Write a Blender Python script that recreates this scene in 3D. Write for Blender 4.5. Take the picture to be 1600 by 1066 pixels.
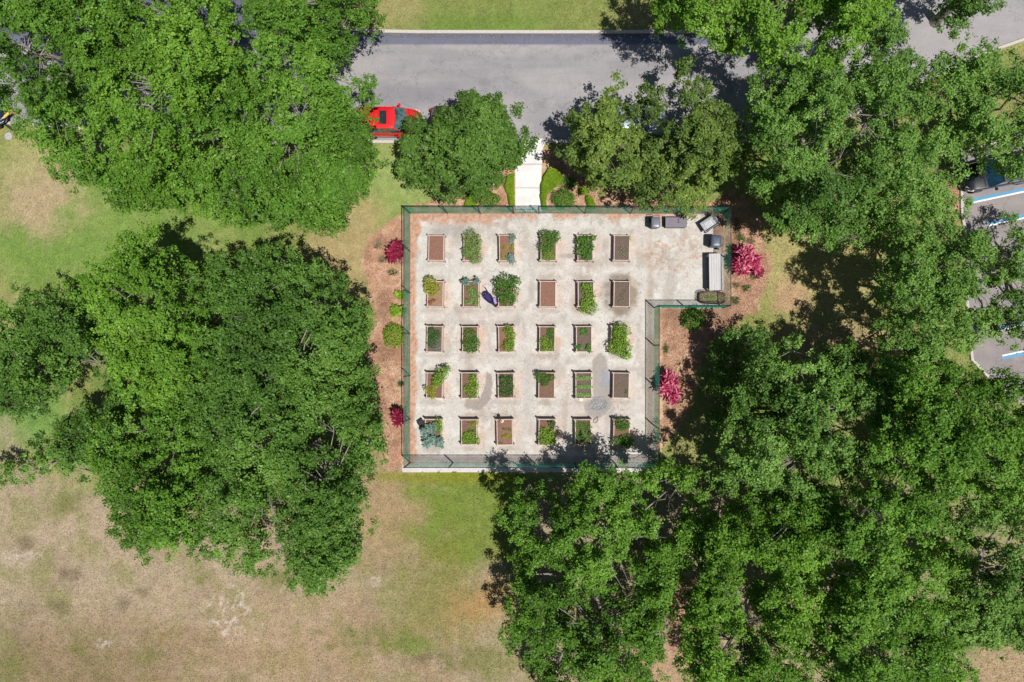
import bpy, math, random
import numpy as np
from mathutils import Vector

for o in list(bpy.data.objects): bpy.data.objects.remove(o)
random.seed(7)
R = math.radians
SC = bpy.context.scene
COL = SC.collection

# ------------------------------------------------------------------ camera, sky, sun, exposure
# drone hovering 44.45 m above the garden; nadir = world origin, ground scale 24 photo px per metre
H = 44.45; F = 1066.7; NX, NY = 850.0, 560.0
cam = bpy.data.cameras.new('camera'); cam.lens = 24.0; cam.sensor_width = 36.0; cam.sensor_fit = 'HORIZONTAL'
cam.shift_x = -(NX-800)/1600.0; cam.shift_y = (NY-533)/1600.0
cam.clip_start = 0.5; cam.clip_end = 3000
camo = bpy.data.objects.new('camera', cam); COL.objects.link(camo)
camo.location = (0, 0, H); camo.rotation_euler = (0, 0, 0)
SC.camera = camo

SX, SY = 0.285, -0.255            # shadow run per metre of height (sun stands low right of the picture)
sun_dir = Vector((SX, SY, 1)).normalized()
elev = math.asin(sun_dir.z)
w = bpy.data.worlds.new('World'); SC.world = w; w.use_nodes = True
nt = w.node_tree; nt.nodes.clear()
sky = nt.nodes.new('ShaderNodeTexSky'); sky.sky_type = 'NISHITA'; sky.sun_disc = False
sky.sun_elevation = elev; sky.sun_rotation = math.atan2(SX, SY)
bg = nt.nodes.new('ShaderNodeBackground'); bg.inputs[1].default_value = 0.05
wo = nt.nodes.new('ShaderNodeOutputWorld')
nt.links.new(sky.outputs[0], bg.inputs[0]); nt.links.new(bg.outputs[0], wo.inputs[0])
sl = bpy.data.lights.new('sun', 'SUN'); sl.energy = 5.0; sl.angle = R(0.5); sl.color = (1.0, 0.955, 0.89)
slo = bpy.data.objects.new('sun', sl); COL.objects.link(slo); slo.location = (20, -20, 60)
slo.rotation_euler = sun_dir.to_track_quat('Z', 'Y').to_euler()
SC.view_settings.view_transform = 'Standard'; SC.view_settings.look = 'None'
SC.view_settings.exposure = 0.0; SC.view_settings.gamma = 1.0; SC.view_settings.use_curve_mapping = False
SC.render.engine = 'CYCLES'
SC.cycles.max_bounces = 6; SC.cycles.transparent_max_bounces = 6

# ------------------------------------------------------------------ helpers
def P(px, py, z=0.0):
    k = (H-z)/F
    return ((px-NX)*k, -(py-NY)*k, z)

def srgb(r, g, b, k=1.0):
    f = lambda c: (c/255/12.92 if c/255 <= .04045 else ((c/255+.055)/1.055)**2.4)*k
    return (f(r), f(g), f(b), 1)

def tag(o, label=None, cat=None, group=None, kind=None):
    if label: o['label'] = label
    if cat: o['category'] = cat
    if group: o['group'] = group
    if kind: o['kind'] = kind
    return o

def empty(name, loc=(0, 0, 0), rz=0.0, label=None, cat=None, group=None):
    o = bpy.data.objects.new(name, None); COL.objects.link(o)
    o.location = loc; o.rotation_euler = (0, 0, rz); o.empty_display_size = .3
    return tag(o, label, cat, group)

def copy_tree(o, parent=None):
    c = o.copy(); COL.objects.link(c); c.parent = parent
    for ch in list(o.children): copy_tree(ch, c)
    return c

class MB:
    def __init__(s): s.v = []; s.f = []
    def add(s, vs, fs):
        n = len(s.v); s.v += [tuple(map(float, v)) for v in vs]; s.f += [tuple(i+n for i in f) for f in fs]; return s
    def box(s, x0, x1, y0, y1, z0, z1, b=0.0):
        if b > 0:
            vs = []
            for z, d in ((z0, b), (z0+b, 0), (z1-b, 0), (z1, b)):
                xs0, xs1, ys0, ys1 = x0+d, x1-d, y0+d, y1-d
                vs += [(xs0+(b if d == 0 else 0), ys0, z), (xs1-(b if d == 0 else 0), ys0, z), (xs1, ys0+(b if d == 0 else 0), z), (xs1, ys1-(b if d == 0 else 0), z),
                       (xs1-(b if d == 0 else 0), ys1, z), (xs0+(b if d == 0 else 0), ys1, z), (xs0, ys1-(b if d == 0 else 0), z), (xs0, ys0+(b if d == 0 else 0), z)]
            fs = []
            for k in range(3):
                for i in range(8):
                    fs.append((k*8+i, k*8+(i+1) % 8, (k+1)*8+(i+1) % 8, (k+1)*8+i))
            fs += [tuple(range(7, -1, -1)), tuple(range(24, 32))]
            return s.add(vs, fs)
        return s.add([(x0, y0, z0), (x1, y0, z0), (x1, y1, z0), (x0, y1, z0), (x0, y0, z1), (x1, y0, z1), (x1, y1, z1), (x0, y1, z1)],
                     [(3, 2, 1, 0), (4, 5, 6, 7), (0, 1, 5, 4), (1, 2, 6, 5), (2, 3, 7, 6), (3, 0, 4, 7)])
    def tube(s, pts, rad, n=6, cap=True):
        pts = [Vector(p) for p in pts]
        if not hasattr(rad, '__len__'): rad = [rad]*len(pts)
        vs = []; prev = None
        for i, p in enumerate(pts):
            d = (pts[min(i+1, len(pts)-1)]-pts[max(i-1, 0)])
            d = d.normalized() if d.length > 1e-9 else Vector((0, 0, 1))
            if prev is None:
                a = d.orthogonal().normalized()
            else:
                a = (prev-d*prev.dot(d)); a = a.normalized() if a.length > 1e-6 else d.orthogonal().normalized()
            prev = a; b = d.cross(a)
            for k in range(n):
                t = 2*math.pi*k/n
                vs.append(p+(a*math.cos(t)+b*math.sin(t))*rad[i])
        fs = []
        for i in range(len(pts)-1):
            for k in range(n):
                fs.append((i*n+k, i*n+(k+1) % n, (i+1)*n+(k+1) % n, (i+1)*n+k))
        if cap: fs += [tuple(range(n-1, -1, -1)), tuple(range((len(pts)-1)*n, len(pts)*n))]
        return s.add(vs, fs)
    def loft(s, rings, cap=True, close=True):
        n = len(rings[0]); vs = [v for r in rings for v in r]; fs = []
        for i in range(len(rings)-1):
            for k in range(n if close else n-1):
                fs.append((i*n+k, i*n+(k+1) % n, (i+1)*n+(k+1) % n, (i+1)*n+k))
        if cap: fs += [tuple(range(n-1, -1, -1)), tuple(range((len(rings)-1)*n, len(rings)*n))]
        return s.add(vs, fs)
    def xform(s, loc=(0, 0, 0), rz=0):
        c, q = math.cos(rz), math.sin(rz)
        s.v = [(x*c-y*q+loc[0], x*q+y*c+loc[1], z+loc[2]) for x, y, z in s.v]; return s
    def build(s, name, mat, parent=None, smooth=False, fix=True):
        me = bpy.data.meshes.new(name); me.from_pydata(s.v, [], s.f); me.update()
        if fix:
            import bmesh
            bm = bmesh.new(); bm.from_mesh(me); bmesh.ops.recalc_face_normals(bm, faces=bm.faces); bm.to_mesh(me); bm.free()
        if smooth:
            me.shade_smooth()
            try: me.set_sharp_from_angle(angle=R(40))
            except Exception: pass
        me.materials.append(mat)
        o = bpy.data.objects.new(name, me); COL.objects.link(o); o.parent = parent
        return o

def np_mesh(name, V, Fq, mat, parent=None, face_attr=None, vcol=None, smooth=False):
    """V (n,3), Fq (m,4) quads -> one mesh object"""
    me = bpy.data.meshes.new(name)
    me.vertices.add(len(V)); me.vertices.foreach_set('co', np.ascontiguousarray(V, dtype=np.float32).ravel())
    m, k = Fq.shape
    me.loops.add(m*k); me.loops.foreach_set('vertex_index', np.ascontiguousarray(Fq, dtype=np.int32).ravel())
    me.polygons.add(m); me.polygons.foreach_set('loop_start', np.arange(0, m*k, k, dtype=np.int32))
    me.update(calc_edges=True)
    if face_attr is not None:
        a = me.attributes.new('v', 'FLOAT', 'FACE'); a.data.foreach_set('value', np.ascontiguousarray(face_attr, dtype=np.float32))
    if vcol is not None:
        a = me.attributes.new('col', 'FLOAT_COLOR', 'POINT')
        c = np.ones((len(V), 4), dtype=np.float32); c[:, :3] = vcol; a.data.foreach_set('color', c.ravel())
    if smooth: me.shade_smooth()
    me.materials.append(mat)
    o = bpy.data.objects.new(name, me); COL.objects.link(o); o.parent = parent
    return o

# numpy value noise
def vnoise(x, y, seed=0):
    xi = np.floor(x).astype(np.int64); yi = np.floor(y).astype(np.int64); fx = x-xi; fy = y-yi
    fx = fx*fx*(3-2*fx); fy = fy*fy*(3-2*fy)
    def h(a, b):
        n = (a*374761393+b*668265263+seed*2147483647) & 0xffffffff
        n = ((n ^ (n >> 13))*1274126177) & 0xffffffff
        n = n ^ (n >> 16)
        return (n & 0xffff)/65535.0
    return (h(xi, yi)*(1-fx)+h(xi+1, yi)*fx)*(1-fy)+(h(xi, yi+1)*(1-fx)+h(xi+1, yi+1)*fx)*fy
def fbm(x, y, seed=0, oct=4):
    t = 0; a = .5; n = 0
    for i in range(oct):
        t = t+a*vnoise(x*2**i+i*17.3, y*2**i+i*9.1, seed+i); n += a; a *= .55
    return t/n
def sdf(px, py, poly):
    """signed distance, positive inside"""
    pts = np.array(poly, float); n = len(pts)
    best = np.full(px.shape, 1e9); ins = np.zeros(px.shape, bool)
    for i in range(n):
        x0, y0 = pts[i]; x1, y1 = pts[(i+1) % n]
        dx, dy = x1-x0, y1-y0; L = dx*dx+dy*dy+1e-9
        t = np.clip(((px-x0)*dx+(py-y0)*dy)/L, 0, 1)
        best = np.minimum(best, np.hypot(px-x0-t*dx, py-y0-t*dy))
        c = ((y0 > py) != (y1 > py)) & (px < (x1-x0)*(py-y0)/((y1-y0) if y1 != y0 else 1e-9)+x0)
        ins ^= c
    return np.where(ins, best, -best)
def sstep(a, b, x):
    t = np.clip((x-a)/(b-a), 0, 1); return t*t*(3-2*t)

# ------------------------------------------------------------------ materials
def new_mat(name):
    m = bpy.data.materials.new(name); m.use_nodes = True
    return m, m.node_tree, m.node_tree.nodes['Principled BSDF']
MATS = {}
def mat(name, col, rough=.6, metal=0.0, var=.12, scale=6.0, bump=.0, coat=0.0, streak=None, spec=None):
    if name in MATS: return MATS[name]
    m, nt, b = new_mat(name)
    tc = nt.nodes.new('ShaderNodeTexCoord'); mp = nt.nodes.new('ShaderNodeMapping')
    if streak: mp.inputs['Scale'].default_value = streak
    n = nt.nodes.new('ShaderNodeTexNoise'); n.inputs['Scale'].default_value = scale; n.inputs['Detail'].default_value = 6; n.inputs['Roughness'].default_value = .65
    nt.links.new(tc.outputs['Object'], mp.inputs[0]); nt.links.new(mp.outputs[0], n.inputs['Vector'])
    rp = nt.nodes.new('ShaderNodeValToRGB')
    c = col[:3]
    rp.color_ramp.elements[0].position = .3; rp.color_ramp.elements[1].position = .7
    rp.color_ramp.elements[0].color = tuple(max(0, x*(1-var)) for x in c)+(1,)
    rp.color_ramp.elements[1].color = tuple(min(1, x*(1+var)) for x in c)+(1,)
    nt.links.new(n.outputs['Fac'], rp.inputs[0]); nt.links.new(rp.outputs[0], b.inputs['Base Color'])
    b.inputs['Roughness'].default_value = rough; b.inputs['Metallic'].default_value = metal
    if spec is not None: b.inputs['Specular IOR Level'].default_value = spec
    if coat: b.inputs['Coat Weight'].default_value = coat; b.inputs['Coat Roughness'].default_value = .05
    if bump:
        bp = nt.nodes.new('ShaderNodeBump'); bp.inputs['Strength'].default_value = bump; bp.inputs['Distance'].default_value = .03
        nt.links.new(n.outputs['Fac'], bp.inputs['Height']); nt.links.new(bp.outputs[0], b.inputs['Normal'])
    MATS[name] = m
    return m

def leaf_mat(name, dark, mid, light, transl=.25, rough=.45):
    if name in MATS: return MATS[name]
    m, nt, b = new_mat(name)
    at = nt.nodes.new('ShaderNodeAttribute'); at.attribute_name = 'v'
    rp = nt.nodes.new('ShaderNodeValToRGB'); e = rp.color_ramp.elements
    e[0].position = 0.0; e[0].color = dark; e[1].position = 1.0; e[1].color = light
    k = rp.color_ramp.elements.new(.5); k.color = mid
    nt.links.new(at.outputs['Fac'], rp.inputs[0]); nt.links.new(rp.outputs[0], b.inputs['Base Color'])
    b.inputs['Roughness'].default_value = rough; b.inputs['Specular IOR Level'].default_value = .22
    tr = nt.nodes.new('ShaderNodeBsdfTranslucent'); mx = nt.nodes.new('ShaderNodeMixShader'); mx.inputs[0].default_value = transl
    hs = nt.nodes.new('ShaderNodeHueSaturation'); hs.inputs['Value'].default_value = 1.5; hs.inputs['Saturation'].default_value = 1.1
    nt.links.new(rp.outputs[0], hs.inputs['Color']); nt.links.new(hs.outputs[0], tr.inputs[0])
    nt.links.new(b.outputs[0], mx.inputs[1]); nt.links.new(tr.outputs[0], mx.inputs[2])
    nt.links.new(mx.outputs[0], nt.nodes['Material Output'].inputs[0])
    MATS[name] = m
    return m

def ground_mat(name, n1=2.2, n2=14.0, amp=.35, bump=.6, dist=.05, contrast=.5, crack=0.0, cs=.35):
    m, nt, b = new_mat(name)
    at = nt.nodes.new('ShaderNodeAttribute'); at.attribute_name = 'col'
    tc = nt.nodes.new('ShaderNodeTexCoord')
    a = nt.nodes.new('ShaderNodeTexNoise'); a.inputs['Scale'].default_value = n1; a.inputs['Detail'].default_value = 8; a.inputs['Roughness'].default_value = .7
    c = nt.nodes.new('ShaderNodeTexNoise'); c.inputs['Scale'].default_value = n2; c.inputs['Detail'].default_value = 5; c.inputs['Roughness'].default_value = .75
    for q in (a, c): nt.links.new(tc.outputs['Object'], q.inputs['Vector'])
    m1 = nt.nodes.new('ShaderNodeMath'); m1.operation = 'MULTIPLY_ADD'; m1.inputs[1].default_value = contrast; nt.links.new(a.outputs['Fac'], m1.inputs[0]); 
    m2 = nt.nodes.new('ShaderNodeMath'); m2.operation = 'MULTIPLY'; m2.inputs[1].default_value = 1-contrast; nt.links.new(c.outputs['Fac'], m2.inputs[0]); nt.links.new(m2.outputs[0], m1.inputs[2])
    mr = nt.nodes.new('ShaderNodeMapRange'); mr.inputs['From Min'].default_value = .3; mr.inputs['From Max'].default_value = .7
    mr.inputs['To Min'].default_value = 1-amp; mr.inputs['To Max'].default_value = 1+amp; nt.links.new(m1.outputs[0], mr.inputs[0])
    vm = nt.nodes.new('ShaderNodeVectorMath'); vm.operation = 'SCALE'; nt.links.new(at.outputs['Color'], vm.inputs[0]); nt.links.new(mr.outputs[0], vm.inputs['Scale'])
    outc = vm.outputs[0]
    if crack:
        q = nt.nodes.new('ShaderNodeTexNoise'); q.inputs['Scale'].default_value = cs; q.inputs['Detail'].default_value = 7; q.inputs['Roughness'].default_value = .6; nt.links.new(tc.outputs['Object'], q.inputs['Vector'])
        s1 = nt.nodes.new('ShaderNodeMath'); s1.operation = 'SUBTRACT'; s1.inputs[1].default_value = .5; nt.links.new(q.outputs['Fac'], s1.inputs[0])
        s2 = nt.nodes.new('ShaderNodeMath'); s2.operation = 'ABSOLUTE'; nt.links.new(s1.outputs[0], s2.inputs[0])
        s3 = nt.nodes.new('ShaderNodeMapRange'); s3.inputs['From Min'].default_value = .001; s3.inputs['From Max'].default_value = .006; s3.inputs['To Min'].default_value = 1-crack; s3.inputs['To Max'].default_value = 1; nt.links.new(s2.outputs[0], s3.inputs[0])
        v2 = nt.nodes.new('ShaderNodeVectorMath'); v2.operation = 'SCALE'; nt.links.new(outc, v2.inputs[0]); nt.links.new(s3.outputs[0], v2.inputs['Scale']); outc = v2.outputs[0]
    nt.links.new(outc, b.inputs['Base Color']); b.inputs['Roughness'].default_value = .95; b.inputs['Specular IOR Level'].default_value = .15
    bp = nt.nodes.new('ShaderNodeBump'); bp.inputs['Strength'].default_value = bump; bp.inputs['Distance'].default_value = dist
    nt.links.new(c.outputs['Fac'], bp.inputs['Height']); nt.links.new(bp.outputs[0], b.inputs['Normal'])
    return m

G = .80   # picture-to-albedo factor
def C(r, g, b, k=G): return np.array(srgb(r, g, b, k)[:3])

# ------------------------------------------------------------------ the ground sheet
def grid_sheet(name, xs, ys, colfn, m, z=0.0, mask=None, bumpfn=None):
    X, Y = np.meshgrid(xs, ys); px = X*F/H+NX; py = NY-Y*F/H
    Z = np.full(X.shape, z) if bumpfn is None else z+bumpfn(px, py)
    V = np.stack([X, Y, Z], -1).reshape(-1, 3); c = colfn(px, py).reshape(-1, 3)
    ny, nx = X.shape
    i = (np.arange(ny-1)[:, None]*nx+np.arange(nx-1)[None, :]).ravel()
    Fq = np.stack([i, i+1, i+nx+1, i+nx], 1)
    if mask is not None:
        mk = mask(px, py).ravel(); keep = mk[Fq].all(1); Fq = Fq[keep]
        used = np.unique(Fq); rm = np.full(len(V), -1); rm[used] = np.arange(len(used)); V = V[used]; c = c[used]; Fq = rm[Fq]
    o = np_mesh(name, V, Fq, m, vcol=c)
    return tag(o, kind='structure')

def mixc(c, col, wgt): return c*(1-wgt[..., None])+col*wgt[..., None]
def blob(px, py, x, y, rx, ry, seed=0, soft=.5, warp=.5, ns=.03):
    d = np.hypot((px-x)/rx, (py-y)/ry)+(fbm(px*ns, py*ns, seed)-.5)*2*warp
    return 1-sstep(1-soft, 1+soft, d)
mulch_polys = [
    [(632, 332), (606, 345), (580, 372), (566, 410), (575, 450), (584, 500), (570, 540), (574, 590), (585, 640), (590, 700), (610, 735), (640, 735), (645, 600), (645, 330)],
    [(640, 340), (640, 318), (690, 312), (715, 290), (760, 270), (800, 235), (850, 225), (880, 240), (930, 290), (1000, 312), (1120, 315), (1150, 300), (1175, 310), (1190, 350), (1200, 410), (1200, 450), (1180, 485), (1145, 510), (1110, 540), (1085, 580), (1085, 640), (1040, 690), (1020, 735), (1020, 470), (1120, 470), (1120, 340)],
    [(1050, 905), (1100, 905), (1105, 1010), (1050, 1015)],
    [(1480, 260), (1506, 262), (1506, 330), (1480, 330)],
]
def ground_col(px, py):
    n1 = fbm(px*.012, py*.012, 3); n2 = fbm(px*.045, py*.045, 11); n3 = fbm(px*.15, py*.15, 21)
    green = C(118, 138, 66); lgreen = C(146, 158, 92); straw = C(176, 160, 116); tan = C(177, 161, 134); brown = C(158, 142, 116); vgreen = C(118, 140, 56); pink = C(186, 148, 122); sand = C(205, 192, 182)
    c = np.ones(px.shape+(3,))*lgreen
    c = mixc(c, green, sstep(.42, .62, n1)*.7)
    c = mixc(c, straw, sstep(.5, .68, n2)*.45)
    # top strip of lawn
    c = mixc(c, C(134, 146, 80), sstep(0, 10, 56-py)*(.6+.3*n2))
    c = mixc(c, C(108, 140, 60), blob(px, py, 720, 38, 130, 16, 5)*.6)
    c = mixc(c, straw, blob(px, py, 610, 15, 55, 40, 6)*.5)
    c = mixc(c, straw, blob(px, py, 1020, 25, 60, 30, 6)*.5)
    # left lawn
    c = mixc(c, C(124, 156, 76), blob(px, py, 150, 370, 230, 70, 8, .6)*.8)
    c = mixc(c, C(184, 166, 132), blob(px, py, 62, 300, 60, 55, 9, .7, .9)*.95)
    c = mixc(c, C(170, 170, 112), blob(px, py, 20, 235, 50, 45, 9, .6)*.6)
    c = mixc(c, C(150, 170, 100), blob(px, py, 630, 275, 60, 45, 10)*.8)
    c = mixc(c, C(182, 160, 120), blob(px, py, 540, 400, 60, 70, 12, .7, .6)*.8)
    c = mixc(c, C(120, 158, 80), blob(px, py, 30, 650, 70, 50, 13)*.9)
    # dry south field
    dry = sstep(-60, 60, (py-735)+(n1-.5)*260+np.where(px < 250, 10, -15))
    dry = dry*(1-sstep(1150, 1400, px)*.4)
    dc = np.ones(px.shape+(3,))*tan
    dc = mixc(dc, C(184, 166, 142), sstep(.48, .66, n2)*.75)
    dc = mixc(dc, brown, sstep(.5, .7, 1-n1)*.65)
    dc = mixc(dc, C(146, 146, 94), sstep(.46, .66, fbm(px*.03+5, py*.03+2, 33))*.55)
    dc = mixc(dc, C(180, 148, 118), blob(px, py, 470, 1010, 200, 70, 14, .8, .8)*.45)
    dc = mixc(dc, C(140, 118, 88), blob(px, py, 130, 1040, 180, 70, 15, .8)*.6)
    c = mixc(c, dc, dry)
    c = mixc(c, C(172, 148, 112), blob(px, py, 610, 790, 70, 80, 17, .6)*.8)
    c = mixc(c, vgreen, blob(px, py, 745, 800, 100, 85, 18, .35, .6)*.9)
    c = mixc(c, C(138, 142, 48), blob(px, py, 700, 745, 110, 10, 19, .5, .3)*.8)
    c = mixc(c, C(134, 136, 66), blob(px, py, 700, 920, 90, 70, 20, .8, .9)*.7)
    c = mixc(c, C(120, 138, 60), blob(px, py, 640, 1005, 36, 16, 21, .8, 1.1, .06)*.75)
    c = mixc(c, C(184, 146, 100), blob(px, py, 750, 950, 45, 32, 22, .8, 1.0)*.8)
    for (x, y, rx, ry) in ((228, 1030, 22, 14), (15, 1040, 25, 28), (120, 1015, 12, 12), (105, 790, 16, 20), (560, 1000, 50, 18), (310, 905, 14, 10), (440, 900, 25, 12), (740, 1030, 40, 25)):
        c = mixc(c, C(126, 128, 74), blob(px, py, x, y, rx, ry, x, .9, 1.2, .08)*.75)
    for (x, y, rx, ry) in ((96, 948, 12, 9), (112, 897, 18, 11), (40, 850, 12, 14), (225, 925, 10, 7), (660, 1028, 14, 8), (195, 945, 9, 9)):
        c = mixc(c, C(118, 104, 82), blob(px, py, x, y, rx, ry, x, .8, .9, .06)*.6)
    pale = blob(px, py, 362, 960, 38, 34, 31, .6, 1.2, .08)*sstep(.5, .66, fbm(px*.25, py*.25, 23))
    c = mixc(c, C(214, 200, 192), pale*.8)
    pale = (blob(px, py, 30, 875, 30, 14, 32, .6, 1.1, .08)+blob(px, py, 585, 908, 9, 8, 35)+blob(px, py, 160, 1005, 14, 6, 36))*sstep(.48, .64, fbm(px*.25, py*.25, 24))
    c = mixc(c, C(204, 190, 180), np.clip(pale, 0, 1)*.7)
    # right lawn between the trees
    c = mixc(c, C(186, 172, 120), blob(px, py, 1250, 420, 120, 110, 40, .6)*.75)
    c = mixc(c, C(148, 152, 88), blob(px, py, 1200, 500, 60, 40, 41)*.8)
    c = mixc(c, C(196, 160, 132), blob(px, py, 1235, 465, 26, 26, 42, .7, .9)*.8)
    c = mixc(c, C(160, 160, 102), blob(px, py, 1062, 690, 26, 36, 43)*.9)
    c = mixc(c, C(190, 160, 130), blob(px, py, 1330, 560, 120, 60, 44)*.7)
    c = mixc(c, C(190, 158, 130), blob(px, py, 1040, 1050, 120, 45, 45)*.8)
    c = mixc(c, C(186, 160, 130), blob(px, py, 1570, 1050, 60, 40, 46)*.8)
    # bark mulch
    wob = (n2-.5)*26+(n3-.5)*12
    mw = np.zeros(px.shape)
    for p in mulch_polys: mw = np.maximum(mw, sstep(-4, 5, sdf(px, py, p)+wob))
    mc = np.ones(px.shape+(3,))*C(194, 152, 128)
    mc = mixc(mc, C(212, 178, 150), sstep(.42, .66, n3))
    mc = mixc(mc, C(160, 118, 96), sstep(.55, .75, n2)*.7)
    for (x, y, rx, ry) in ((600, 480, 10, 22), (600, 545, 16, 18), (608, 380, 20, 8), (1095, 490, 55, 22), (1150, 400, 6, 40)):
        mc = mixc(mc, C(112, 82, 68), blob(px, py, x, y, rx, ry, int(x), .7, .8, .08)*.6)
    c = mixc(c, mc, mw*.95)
    n5 = fbm(px*.5, py*.5, 27, 2)
    return c*(0.80+.24*n3+.16*n5)[..., None]
def axis(a, b, st, far): return np.concatenate([[-far, -far/3, -80], np.arange(a, b+st/2, st), [80, far/3, far]])
grass_m = ground_mat('lawn', 1.6, 8.0, .5, .9, .07, .4)
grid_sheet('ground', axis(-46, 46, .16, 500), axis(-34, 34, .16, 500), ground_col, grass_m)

# ------------------------------------------------------------------ road, parking lot, kerbs, path
def poly_sheet(name, poly, z, m, colfn, st=.2):
    a = np.array([P(*p)[:2] for p in poly]); x0, y0 = a.min(0); x1, y1 = a.max(0)
    import bmesh
    bm = bmesh.new(); vs = [bm.verts.new((p[0], p[1], z)) for p in a]
    f = bm.faces.new(vs); 
    if f.normal.z < 0: f.normal_flip()
    bm.normal_update()
    if f.normal.z < 0: bmesh.ops.reverse_faces(bm, faces=[f])
    for k in np.arange(math.floor(x0)+st, x1, st*3):
        g = bmesh.ops.bisect_plane(bm, geom=bm.verts[:]+bm.edges[:]+bm.faces[:], plane_co=(k, 0, 0), plane_no=(1, 0, 0))
    for k in np.arange(math.floor(y0)+st, y1, st*3):
        g = bmesh.ops.bisect_plane(bm, geom=bm.verts[:]+bm.edges[:]+bm.faces[:], plane_co=(0, k, 0), plane_no=(0, 1, 0))
    me = bpy.data.meshes.new(name); bm.to_mesh(me); bm.free()
    n = len(me.vertices); co = np.zeros(n*3); me.vertices.foreach_get('co', co); co = co.reshape(-1, 3)
    c = np.ones((n, 4), dtype=np.float32); c[:, :3] = colfn(co[:, 0]*F/H+NX, NY-co[:, 1]*F/H)
    at = me.attributes.new('col', 'FLOAT_COLOR', 'POINT'); at.data.foreach_set('color', c.ravel())
    me.materials.append(m); o = bpy.data.objects.new(name, me); COL.objects.link(o)
    return tag(o, kind='structure')

def road_col(px, py):
    n1 = fbm(px*.008, py*.03, 51); n2 = fbm(px*.05, py*.05, 53); n3 = fbm(px*.01, py*.2, 55)
    c = np.ones(px.shape+(3,))*C(168, 165, 166)
    c = mixc(c, C(150, 148, 153), sstep(.42, .62, n1)*.8)
    c = mixc(c, C(166, 162, 164), sstep(.5, .68, n2)*.4)
    c = mixc(c, C(164, 161, 163), sstep(.5, .7, n3)*.4)
    edge = 70+(n2-.5)*4
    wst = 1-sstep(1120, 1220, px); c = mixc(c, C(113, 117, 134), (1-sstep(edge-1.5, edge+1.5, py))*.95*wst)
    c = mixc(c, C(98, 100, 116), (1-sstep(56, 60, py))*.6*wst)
    c = mixc(c, C(176, 172, 172), np.exp(-((py-edge-3)/1.6)**2)*.5)
    c = mixc(c, C(126, 126, 136), blob(px, py, 640, 148, 70, 16, 57, .8, .6)*.6)
    n6 = fbm(px*.02, py*.5, 56); n7 = fbm(px*.2, py*.2, 57); c = c*(.9+.1*n6+.1*n7)[..., None]
    for (x, y, a_, b_) in ((760, 130, 10, 5), (905, 90, 8, 4), (690, 100, 6, 3), (840, 165, 12, 5), (590, 80, 8, 3)): c = mixc(c, C(120, 118, 122), blob(px, py, x, y, a_, b_, int(x), .9, 1, .1)*.35)
    r = np.hypot(px-1038, (py-102)*1.0)
    c = mixc(c, C(138, 138, 142), np.exp(-((r-15)/2.0)**2)*.35)
    c = mixc(c, C(126, 126, 136), blob(px, py, 1000, 110, 60, 16, 58, .8, .8)*.35)
    return c
asph = ground_mat('asphalt', .9, 10.0, .16, .35, .01, .4, .22, .3)
road_poly = [(-260, -80), (395, -80), (425, -20), (470, 22), (515, 42), (565, 52), (650, 53), (1080, 53), (1200, 48), (1300, 25), (1390, -15), (1450, -80), (1800, -80), (1800, 0), (1640, 45), (1540, 80), (1440, 125), (1350, 170), (1250, 205), (1150, 219), (830, 219), (600, 219.5), (300, 215), (100, 196), (-60, 186), (-260, 186)]
grid_sheet('road', np.arange(-48, 41, .14), np.arange(13.5, 28, .14), road_col, asph, z=.006, mask=lambda a, b: sdf(a, b, road_poly) > -2.2)

def lot_col(px, py):
    n2 = fbm(px*.05, py*.05, 63)
    c = np.ones(px.shape+(3,))*C(150, 143, 144)
    return mixc(c, C(168, 160, 158), sstep(.45, .65, n2)*.6)
lot_poly = [(1504, 330), (1503, 240), (1560, 226), (1800, 180), (1800, 660), (1615, 640), (1560, 600), (1520, 560), (1512, 470), (1515, 400)]
poly_sheet('parking_lot', lot_poly, .006, asph, lot_col)
kerb_m = mat('kerb_concrete', srgb(205, 198, 190, G), .9, var=.18, scale=9, bump=.3)
kerb_d = mat('kerb_dark', srgb(160, 152, 146, G), .9, var=.25, scale=9, bump=.3)
def kerb(name, pts, wd, hgt, m):
    b = MB(); V = [Vector(P(*p)) for p in pts]; rings = []
    for i, p in enumerate(V):
        d = (V[min(i+1, len(V)-1)]-V[max(i-1, 0)]).normalized(); n = Vector((-d.y, d.x, 0))*wd/2
        rings.append([p-n+Vector((0, 0, -.05)), p-n*.96+Vector((0, 0, hgt-.02)), p-n*.8+Vector((0, 0, hgt)), p+n*.8+Vector((0, 0, hgt)), p+n*.96+Vector((0, 0, hgt-.02)), p+n+Vector((0, 0, -.05))])
    b.loft(rings, close=True); o = b.build(name, m); return tag(o, kind='structure')
kerb('kerb', [(395, -80), (425, -22), (470, 20), (515, 40), (565, 49), (650, 50.5), (860, 50.8), (1080, 50.5), (1200, 45.5), (1300, 22), (1390, -18), (1450, -83)], .22, .12, kerb_m)
kerb('kerb', [(-260, 188), (-60, 188), (100, 199), (300, 218), (600, 222), (822, 221.5)], .2, .12, kerb_m)
kerb('kerb', [(852, 221.5), (1150, 222), (1250, 208), (1350, 173), (1440, 128), (1540, 83), (1640, 48), (1800, 3)], .2, .12, kerb_m)
kerb('kerb', [(1560, 222), (1501, 238), (1502, 330), (1513, 400), (1510, 470), (1518, 562), (1558, 604), (1613, 644), (1800, 664)], .2, .12, kerb_m)
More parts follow.
